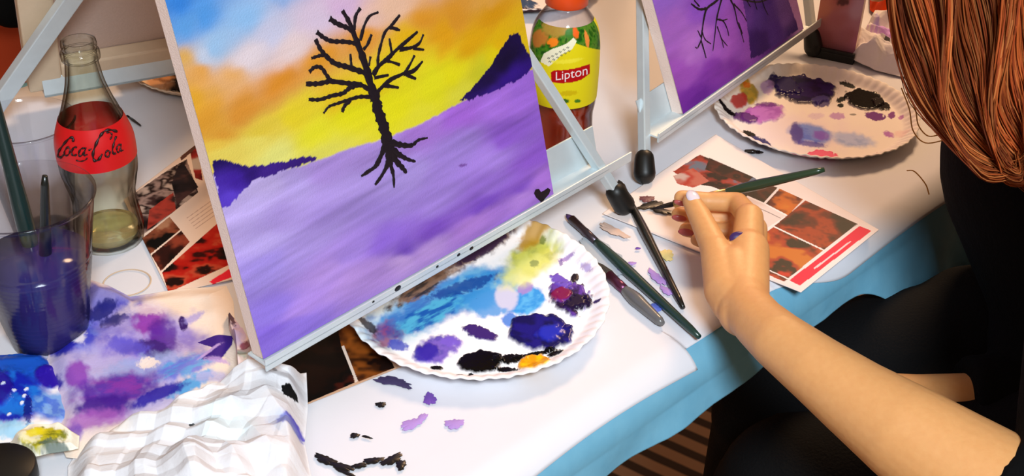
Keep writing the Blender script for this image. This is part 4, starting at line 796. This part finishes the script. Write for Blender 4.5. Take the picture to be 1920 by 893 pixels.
# paint spots and stains on the cover
def spot(x, y, a, b, ang, col, irr=.2, rough=.4, th=.0005):
    c = P(x, y, CZ+.0006); dx, dy = cos(radians(ang)), sin(radians(ang)); A = P(x+a*dx, y-a*dy, CZ+.0006)-c; B = P(x+b*dy, y+b*dx, CZ+.0006)-c; n = 48; sd = random.random()*50
    bm = bmesh.new(); ring = []; ring2 = []
    for i in range(n):
        t = 2*pi*i/n; r = 1+irr*(sin(3*t+sd)+.7*sin(7*t+sd*2)+.6*sin(13*t+sd*3))/1.6
        v = c+(A*cos(t)+B*sin(t))*max(r, .25); ring.append(bm.verts.new(v)); ring2.append(bm.verts.new(c+(v-c)*.8+ZZ*th))
    top = bm.verts.new(c+ZZ*th*1.1)
    for i in range(n): j = (i+1) % n; bm.faces.new((ring[i], ring[j], ring2[j], ring2[i])); bm.faces.new((ring2[i], ring2[j], top))
    return frombm('paint_spot', bm, col, cov)
MK = mat('black_acrylic_spot', (8, 8, 10), .35); ML = mat('lilac_spot', (176, 140, 214), .6); MV = mat('violet_spot', (110, 70, 170), .5); MD = mat('dusty_plum_spot', (60, 50, 90), .6); MB = mat('blue_spot', (100, 120, 215), .5); MY = mat('yellow_spot', (236, 214, 140), .6); MR = mat('brown_stain', (214, 186, 170), .7); MG = mat('grey_wash', (176, 186, 196), .7)
for a_ in ((714, 759, 10, 5, 0, MK), (665, 817, 9, 5, 5, MK), (688, 820, 10, 2, -15, MK), (806, 748, 11, 12, 60, MV), (772, 795, 22, 9, 20, ML), (790, 785, 14, 6, 40, ML), (852, 795, 18, 9, 5, ML), (735, 715, 32, 8, -8, MD), (758, 722, 14, 5, -30, MD),
           (610, 862, 22, 8, -20, MK), (640, 875, 26, 7, -15, MK), (672, 874, 18, 5, 10, MK), (700, 864, 20, 6, 8, MK), (735, 862, 22, 8, 25, MK), (752, 872, 10, 9, 60, MK), (650, 888, 20, 3, -20, MK),
           (1226, 578, 14, 8, 0, MB), (1232, 520, 22, 7, -40, ML), (1250, 545, 14, 6, -30, ML), (1196, 466, 5, 2, 0, MV), (1167, 508, 12, 3, -10, MV), (1185, 494, 8, 3, 0, ML), (1250, 478, 14, 10, -20, MY), (1150, 432, 30, 7, -25, MR), (1130, 480, 60, 22, -30, MG)):
    spot(*a_)
for (x, y, a_, b_, an, m_) in ((1222, 388, 26, 7, 8, MK), (1240, 398, 22, 5, -12, MK), (1213, 376, 14, 6, 0, mat('plum_smear', (110, 60, 70), .5))):
    c_ = spot(x, y, a_, b_, an, m_); c_.location.z += .0016
# water ring left by a glass
rg = P(238, 530, CZ+.0006); bm = bmesh.new(); n = 90; rw = []
for i in range(n): t = 2*pi*i/n; rw.append([bm.verts.new(rg+np.array([cos(t), sin(t), 0])*r_+ZZ*z_) for r_, z_ in ((.0172, 0), (.0178, .0005), (.0186, 0))])
for i in range(n):
    A, B = rw[i], rw[(i+1) % n]
    for j in (0, 1): bm.faces.new((A[j], B[j], B[j+1], A[j+1]))
frombm('water_ring', bm, mat('tan_ring', (208, 186, 160), .5), cov)

# ------------------------------------------------------------------ things at the back right
FR4 = canvas_frame((1524, 84), (1602, 100), .012, 3)
def paint4(L, pts, loc):
    L.c = shade(L, pts, loc, [(1540, 70, (176, 104, 112)), (1570, 80, (186, 118, 132)), (1600, 60, (200, 140, 160)), (1600, 20, (212, 172, 195)), (1560, 40, (190, 120, 130)), (1540, 20, (214, 140, 120)), (1570, 0, (190, 110, 105)), (1590, 90, (205, 130, 160))], (1, 1), 0); L.blob(1580, 4, 14, 8, 0, (90, 60, 60), .9, .5)
P4, _l = canvas('canvas_painting', FR4, .12, 70, 90, (190, 120, 130), paint4, 'little pink painting standing between the purple painting and the violet smudged tissue', sd=4)
a, e, n, u, nn, Wd = FR4
sr = empty('display_stand', (a[0], a[1], TZ), 'low black stand beneath the little pink painting', 'stand')
bm = bmesh.new(); box(bm, a, (e, n, ZZ), (-.002, -.03, -.0095), (Wd+.002, .010, -.0004)); frombm('base', bm, M_rubber, sr, bevel=.001)
bm = bmesh.new(); box(bm, a, (e, n, ZZ), (-.002, .006, -.0004), (Wd+.002, .010, .003)); frombm('front_lip', bm, M_rubber, sr, bevel=.0005)
def orr(L): L.blob(1650, 10, 30, 30, 0, (200, 60, 20), .6, .5)
crumple('napkin', [(1628, -60), (1700, -60), (1712, 30), (1684, 52), (1650, 42), (1630, 20)], (1668, -5), .035, 30, (226, 72, 24), orr, 'bright orange napkin behind the violet smudged tissue', 81, nr=60, nb=200, cat='napkin')

# chair and jacket beyond the far table edge (top left)
cc = D(-30, 150, 1.72)
ch = empty('chair', (cc[0], cc[1], 0), 'orange-red chair beyond the far left table edge', 'chair'); M_red = mat('orange_red_plastic', (186, 66, 34), .4)
cx_, cy_ = np.array([.86, -.5, 0]), np.array([.5, .86, 0]); co_ = (cc[0], cc[1], 0)
bm = bmesh.new(); box(bm, co_, (cx_, cy_, ZZ), (-.22, .0, .43), (.22, .42, .46)); frombm('seat', bm, M_red, ch, bevel=.012)
bm = bmesh.new(); box(bm, co_, (cx_, cy_, ZZ), (-.22, -.015, .46), (.22, .015, .80)); frombm('backrest', bm, M_red, ch, bevel=.014)
for s_ in (-.19, .19):
    for q in (.03, .38): bm = bmesh.new(); tube(bm, [np.array([cc[0], cc[1], z])+cx_*s_+cy_*q for z in (0, .43)], .013, 14); frombm('leg', bm, M_alu, ch)
bm = bmesh.new()
for i in range(7):
    o_ = np.array(co_)+cx_*(-.18+.06*i); capsule(bm, o_+cy_*-.032+ZZ*(.772+.008*sin(i*2)), o_+cy_*-.022+ZZ*.815, .030, .028, 18, 6); capsule(bm, o_+cy_*.034+ZZ*(.70+.01*sin(i*3)), o_+cy_*.022+ZZ*.815, .030, .028, 18, 6); capsule(bm, o_-cy_*.022+ZZ*.815, o_+cy_*.022+ZZ*.815, .028, .028, 18, 6)
jk = remeshed('jacket', bm, .006, 5, M_cloth_black); tag(jk, 'black jacket hung over the back of the orange-red chair', 'jacket')

# ------------------------------------------------------------------ the painter
HEAD = D(1880, -215, 1.03)
person = empty('person', (D(2130, 760, 1.2)[0], D(2130, 760, 1.2)[1], 0), 'red haired person in black clothes leaning in with a brush in hand', 'person')
# arm and hand, fine
bm = bmesh.new(); px = 1/2500
def J(x, y, d): return D(x, y, d)
wrist = J(1388, 572, .972)
arm = [(J(1390, 510, 1.002), .0150), (J(1392, 545, .986), .0172), (J(1402, 580, .966), .0184), (J(1426, 608, .948), .0190), (J(1462, 640, .930), .0205), (J(1530, 692, .915), .0232), (J(1608, 750, .905), .0272), (J(1700, 814, .895), .0325), (J(1790, 874, .890), .0360), (J(1880, 930, .885), .0385), (J(2070, 1050, .885), .040)]
for (a_, ra), (b_, rb_) in zip(arm, arm[1:]): capsule(bm, a_, b_, ra, rb_, 28, 6)
iM, mM, rM, lM = J(1405, 408, 1.050), J(1412, 430, 1.062), J(1408, 456, 1.066), J(1398, 482, 1.062)
for q, r1, r2 in ((iM, .0150, .0112), (mM, .0155, .0115), (rM, .0150, .0110), (lM, .0145, .0100)):
    capsule(bm, J(1392, 578, .974), q, r1, r2, 20, 6)
capsule(bm, J(1394, 585, .968), J(1402, 470, 1.022), .0185, .0165, 24, 6); capsule(bm, J(1388, 560, .98), J(1375, 500, 1.004), .0185, .0160, 24, 6)
# thumb
cmc, tmc, tip_, ttip = J(1362, 545, .985), J(1342, 470, 1.012), J(1313, 408, 1.040), J(1297, 378, 1.052)
capsule(bm, J(1380, 565, .978), cmc, .0185, .0165, 22, 6); capsule(bm, cmc, tmc, .0165, .0118, 22, 6); capsule(bm, tmc, tip_, .0112, .0090, 22, 6); capsule(bm, tip_, ttip, .0092, .0074, 22, 6)
capsule(bm, J(1362, 500, 1.0), J(1392, 470, 1.03), .0125, .0115, 20, 6)      # web
FN = [((1405, 408, 1.050), (1382, 380, 1.082), (1325, 378, 1.082), (1278, 371, 1.074), (.0098, .0086, .0078, .0064)),
      ((1412, 430, 1.062), (1386, 408, 1.097), (1322, 406, 1.096), (1273, 402, 1.090), (.0098, .0086, .0078, .0064)),
      ((1408, 456, 1.066), (1380, 436, 1.088), (1322, 434, 1.084), (1286, 431, 1.082), (.0092, .0080, .0072, .0060)),
      ((1398, 482, 1.058), (1374, 463, 1.070), (1334, 456, 1.068), (1306, 450, 1.066), (.0080, .0070, .0062, .0053))]
for a_, b_, c_, d_, rr_ in FN:
    p4 = [J(*a_), J(*b_), J(*c_), J(*d_)]
    for i in range(3): capsule(bm, p4[i], p4[i+1], rr_[i], rr_[i+1], 20, 6)
fine = remeshed('arm', bm, .0013, 14)
# rest of the body, coarse
bm = bmesh.new()
hip = D(2150, 760, 1.22); belly = D(2150, 540, 1.17); chest = D(2075, 300, 1.17); neckb = D(2000, 20, 1.10); shN = D(2160, 110, .98); shF = D(2010, 60, 1.26)
capsule(bm, hip, belly, .125, .105, 32, 8); capsule(bm, belly, chest, .105, .115, 32, 8); capsule(bm, chest, neckb, .10, .055, 32, 8); capsule(bm, shN, shF, .055, .055, 24, 6); capsule(bm, neckb, HEAD+np.array([.02, .02, -.05]), .048, .046, 24, 6)
fdir = np.array([-.80, .05, -.60]); fdir /= np.linalg.norm(fdir); sdir = np.cross(fdir, ZZ); sdir /= np.linalg.norm(sdir); hup = np.cross(sdir, fdir)
ellipsoid(bm, HEAD, (fdir, sdir, hup), (.093, .073, .108), 32, 20); ellipsoid(bm, HEAD+fdir*.045-hup*.055, (fdir, sdir, hup), (.050, .048, .052), 24, 14)
capsule(bm, HEAD+fdir*.088+hup*.005, HEAD+fdir*.108-hup*.022, .007, .011, 14, 5)
for s in (-1, 1):
    ellipsoid(bm, HEAD+sdir*.074*s-hup*.01, (fdir, sdir, hup), (.018, .008, .030), 16, 10); ellipsoid(bm, HEAD+fdir*.070+sdir*.030*s-hup*.02, (fdir, sdir, hup), (.018, .02, .016), 16, 10)
capsule(bm, HEAD+fdir*.092-hup*.050-sdir*.020, HEAD+fdir*.092-hup*.050+sdir*.020, .007, .007, 12, 4)
elbN = J(2070, 1050, .885); capsule(bm, shN, elbN, .048, .040, 24, 6)
# far arm resting in the lap
elF = D(1960, 775, 1.14); wrF = D(1700, 752, 1.10); capsule(bm, shF, elF, .045, .036, 24, 6); capsule(bm, elF, wrF, .034, .021, 24, 6); capsule(bm, wrF, D(1660, 745, 1.09), .022, .020, 20, 6)
for i in range(4): capsule(bm, D(1650, 725+i*14, 1.09), D(1600, 725+i*14, 1.085), .0080, .0068, 14, 4)
capsule(bm, D(1680, 735, 1.085), D(1640, 718, 1.075), .009, .0075, 14, 4)
kneeF, kneeN = D(1470, 735, 1.20), D(1470, 925, 1.10)
hipF, hipN = hip+np.array([-.02, .09, -.01]), hip+np.array([-.02, -.09, -.01])
footF, footN = np.array([kneeF[0]-.02, kneeF[1]+.03, .06]), np.array([kneeN[0]-.02, kneeN[1]+.02, .06])
for h_, k_, f_ in ((hipF, kneeF, footF), (hipN, kneeN, footN)):
    capsule(bm, h_, k_, .078, .050, 28, 8); capsule(bm, k_, f_, .046, .034, 24, 8); capsule(bm, f_+np.array([.03, 0, -.025]), f_+np.array([-.13, 0, -.03]), .034, .026, 20, 6)
# seated thighs join the torso
body = remeshed('body', bm, .006, 4, extra=fine); body.materials.clear(); body.polygons.foreach_set('use_smooth', [True]*len(body.polygons)); bo = link('body', body, M_skin, person)
# clothes
bm = bmesh.new(); capsule(bm, hip+ZZ*.02, belly, .135, .117, 36, 8); capsule(bm, belly, chest, .117, .128, 36, 8); capsule(bm, chest, neckb-(neckb-chest)*.25, .118, .085, 32, 8); capsule(bm, shN, shF, .066, .066, 28, 8)
cuff = J(1880, 935, .888); capsule(bm, shN, elbN, .062, .056, 28, 8); dcf = (elbN-cuff)/np.linalg.norm(elbN-cuff); tube(bm, [cuff-dcf*.006, cuff+dcf*.02, elbN], [.0440, .0465, .052], 28); capsule(bm, shF, elF, .056, .046, 24, 6); cf = elF+(wrF-elF)*.60; tube(bm, [cf, cf+(elF-cf)*.3, elF], [.040, .043, .048], 24)
sh = remeshed('shirt', bm, .005, 3, M_cloth_black, person); sh['label'] = 'black shirt'
bm = bmesh.new()
for h_, k_, f_ in ((hipF, kneeF, footF), (hipN, kneeN, footN)):
    tube(bm, spline([h_+(h_-k_)*.2, h_, (h_+k_)/2+ZZ*.004, k_, ], 5), [.06]*2+[.088]*4+[.084]*4+[.072]*3+[.064]*3, 28); capsule(bm, k_+(h_-k_)*.03, k_+(f_-k_)*.05, .063, .060, 26, 8); tube(bm, [k_, (k_+f_)/2, f_+ZZ*.03], [.058, .050, .044], 24)
capsule(bm, hipF, hipN, .105, .105, 24, 8); capsule(bm, (hipF+kneeF)/2, (hipN+kneeN)/2, .05, .05, 20, 6)
tr_ = remeshed('trousers', bm, .006, 3, M_trouser, person); tr_['label'] = 'black trousers'
for f_ in (footF, footN):
    bm = bmesh.new(); capsule(bm, f_+np.array([.03, 0, -.022]), f_+np.array([-.14, 0, -.026]), .038, .030, 20, 6); capsule(bm, f_+np.array([.02, 0, 0]), f_+np.array([.0, 0, .03]), .038, .040, 18, 4); remeshed('shoe', bm, .005, 3, M_rubber, person)
# nails
M_rosy = mat('rosy_nail', (190, 92, 88), .3)
def nail(tip, prev, side, r, w, m=None):
    tip, prev = np.array(tip), np.array(prev); d = (tip-prev)/np.linalg.norm(tip-prev); s = np.array(side); s = s-d*(s @ d); s /= np.linalg.norm(s); w_ = np.cross(d, s)
    bm = bmesh.new(); ellipsoid(bm, tip-d*.001+s*(r*.72), (w_, d, s), (w, .0078, .0026), 20, 10); o = sub(bo, 'nail', bm, m or M_nail); return o
tc = (CP-ttip)/np.linalg.norm(CP-ttip)
nail(ttip, tip_, tc + rt*.35, .0078, .0052)['label'] = 'pale shiny thumbnail'
for a_, b_, c_, d_, rr_ in FN[:3]: nail(J(*d_), J(*c_), -rt*.3-up_*.2+ZZ*.2, rr_[3]*.96, .0034, M_rosy)
# violet paint in the crook of the thumb
ps = J(1384, 446, 1.030)
bm = bmesh.new(); cpt = D(1385, 447, 1.0145); ellipsoid(bm, cpt, (rt, up_, fw), (.0072, .0052, .0030), 20, 10); sub(bo, 'paint_smudge', bm, mat('violet_skin_paint', (62, 36, 96), .4))['label'] = 'violet paint smudge'
# eyes
for s in (-1, 1):
    bm = bmesh.new(); ellipsoid(bm, HEAD+fdir*.082+sdir*.030*s+hup*.004, (fdir, sdir, hup), (.010, .013, .008), 16, 10); sub(bo, 'eye', bm, mat('eye_white', (235, 230, 225), .2))

# brush held in the hand
brush(J(1222, 392, 1.118), J(1546, 318, 1.085), 'dark green brush held between thumb and finger of the hand', (34, 52, 34), (24, 14, 20), .0044, (214, 176, 112), bl=.022, fl=.044)

# hair
random.seed(3)
lefty = [(1700, -330), (1668, -190), (1672, -60), (1690, 40), (1708, 120), (1728, 190), (1764, 250), (1812, 296), (1862, 322), (1905, 318), (1925, 290)]
right = [(2060, -330), (2060, -190), (2040, -60), (2030, 40), (2015, 120), (2000, 190), (1990, 240), (1985, 290), (1970, 330), (1945, 345), (1925, 330)]
hairV, hairF, hairC = [], [], []; hbase = [0]
def addlock(pts, rads, col, n=6):
    p = np.array([tuple(v) for v in pts], float); r_ = np.array(rads)[:, None]; m = len(p); t = np.gradient(p, axis=0); t /= np.linalg.norm(t, axis=1)[:, None]+1e-12
    ref = np.array(rt)*.8+np.array(fw)*.6; x = ref-t*(t @ ref)[:, None]; x /= np.linalg.norm(x, axis=1)[:, None]+1e-9; y = np.cross(t, x)
    V = np.stack([p+(x*cos(2*pi*k_/n)+y*sin(2*pi*k_/n)*.8)*r_ for k_ in range(n)], 1).reshape(-1, 3); hairV.append(V)
    cl = np.asarray(col, float); cl = np.tile(cl, (m, 1)) if cl.ndim == 1 else cl; hairC.append(np.repeat(cl, n, 0))
    i = np.arange(m-1)[:, None]; k_ = np.arange(n)[None]; k2 = (k_+1) % n
    hairF.append((hbase[0]+np.stack([i*n+k_, i*n+k2, (i+1)*n+k2, (i+1)*n+k_], -1)).reshape(-1, 4)); hbase[0] += m*n
pal_h = [(164, 80, 36), (176, 90, 42), (152, 70, 31), (140, 60, 28), (180, 104, 54), (128, 55, 27), (158, 74, 34)]
NL = 8500
for i in range(NL):
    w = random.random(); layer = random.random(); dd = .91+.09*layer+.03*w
    cut = random.choice([11, 11, 11, 10, 10, 9]) if layer < .8 else random.choice([10, 9, 8])
    ci = round(w*15); clump = ci/15*.62+w*.38; cs = w*19+1+random.gauss(0, .25); P_ = []; ox, oy = random.gauss(0, 5), random.gauss(0, 4); am = 12
    for j in range(cut):
        a_, b_ = lefty[j], right[j]; x = a_[0]+(b_[0]-a_[0])*clump; y = a_[1]+(b_[1]-a_[1])*clump; tt_ = j/10
        x += am*sin(j*1.15+cs+ox*.05)*1.15 + 5*sin(j*2.1+w*33)*min(1, tt_*1.5)*(.35+.65*clump) + ox*(1-.4*tt_) + random.gauss(0, .8); y += oy-10*layer*tt_ + 16*sin(cs*1.7)*tt_
        P_.append(D(x, y, dd + .010*sin(j*1.25+cs+1)))
    q = spline(P_, 3); m = len(q); r_ = random.choice([.0005, .0007, .0009]); rads = [r_*(1-.7*(i_/(m-1))**3) for i_ in range(m)]
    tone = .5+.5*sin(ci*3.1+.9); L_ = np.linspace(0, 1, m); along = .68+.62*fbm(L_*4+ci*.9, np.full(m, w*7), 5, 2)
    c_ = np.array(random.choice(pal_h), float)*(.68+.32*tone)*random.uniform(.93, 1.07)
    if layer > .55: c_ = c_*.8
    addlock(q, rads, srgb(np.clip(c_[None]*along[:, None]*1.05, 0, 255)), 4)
# loose curls by the plate
for cpts in ([(1700, 175), (1716, 205), (1722, 235), (1740, 255), (1765, 252)], [(1690, 165), (1705, 205), (1712, 245), (1735, 268), (1775, 262)], [(1700, 320), (1715, 322), (1735, 345), (1742, 365)]):
    q = spline([np.array(D(x, y, 1.08)) for x, y in cpts], 6); addlock(q, [.0006]*len(q), srgb((190, 140, 70)))
# cap of hair over the skull
for i in range(900):
    th = random.random()*2*pi; phi = random.random()*1.9; P_ = []
    for j in range(6):
        f_ = phi*(j+1)/6+.05; dirv = hup*cos(f_)+(sdir*cos(th)+fdir*sin(th)*.9)*sin(f_)
        if sin(th) > .55 and f_ > .9: break
        P_.append(HEAD+dirv*np.array([.100]*3)*1.08+np.random.randn(3)*.001+hup*.008*cos(f_))
    if len(P_) < 3: continue
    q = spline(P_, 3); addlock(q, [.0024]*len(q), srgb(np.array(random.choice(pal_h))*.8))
hairV, hairF, hairC = np.vstack(hairV), np.vstack(hairF).astype(np.int32), np.vstack(hairC); me = bpy.data.meshes.new('hair')
me.vertices.add(len(hairV)); me.vertices.foreach_set('co', hairV.ravel()); me.loops.add(hairF.size); me.loops.foreach_set('vertex_index', hairF.ravel()); me.polygons.add(len(hairF)); me.polygons.foreach_set('loop_start', np.arange(0, hairF.size, 4, dtype=np.int32)); me.polygons.foreach_set('loop_total', np.full(len(hairF), 4, dtype=np.int32)); me.update()
setcol(me, hairC, np.full(len(hairC), .35))
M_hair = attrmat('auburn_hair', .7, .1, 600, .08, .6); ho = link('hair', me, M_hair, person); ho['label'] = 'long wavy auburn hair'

# stool carrying the painter
sx = hip; st = empty('stool', (sx[0], sx[1], 0), 'wooden stool beneath the person in black, outside the right edge', 'stool'); zs_ = hip[2]-.128
bm = bmesh.new(); lathe(bm, (sx[0], sx[1], zs_-.035), [(0, 0), (.165, 0), (.172, .008), (.172, .028), (.165, .035), (0, .035)], 48); frombm('seat', bm, M_wood_dark, st)
for k_ in range(4): t = pi/4+k_*pi/2; bm = bmesh.new(); tube(bm, [(sx[0]+cos(t)*.13, sx[1]+sin(t)*.13, zs_-.03), (sx[0]+cos(t)*.18, sx[1]+sin(t)*.18, 0)], .015, 14); frombm('leg', bm, M_wood_dark, st)
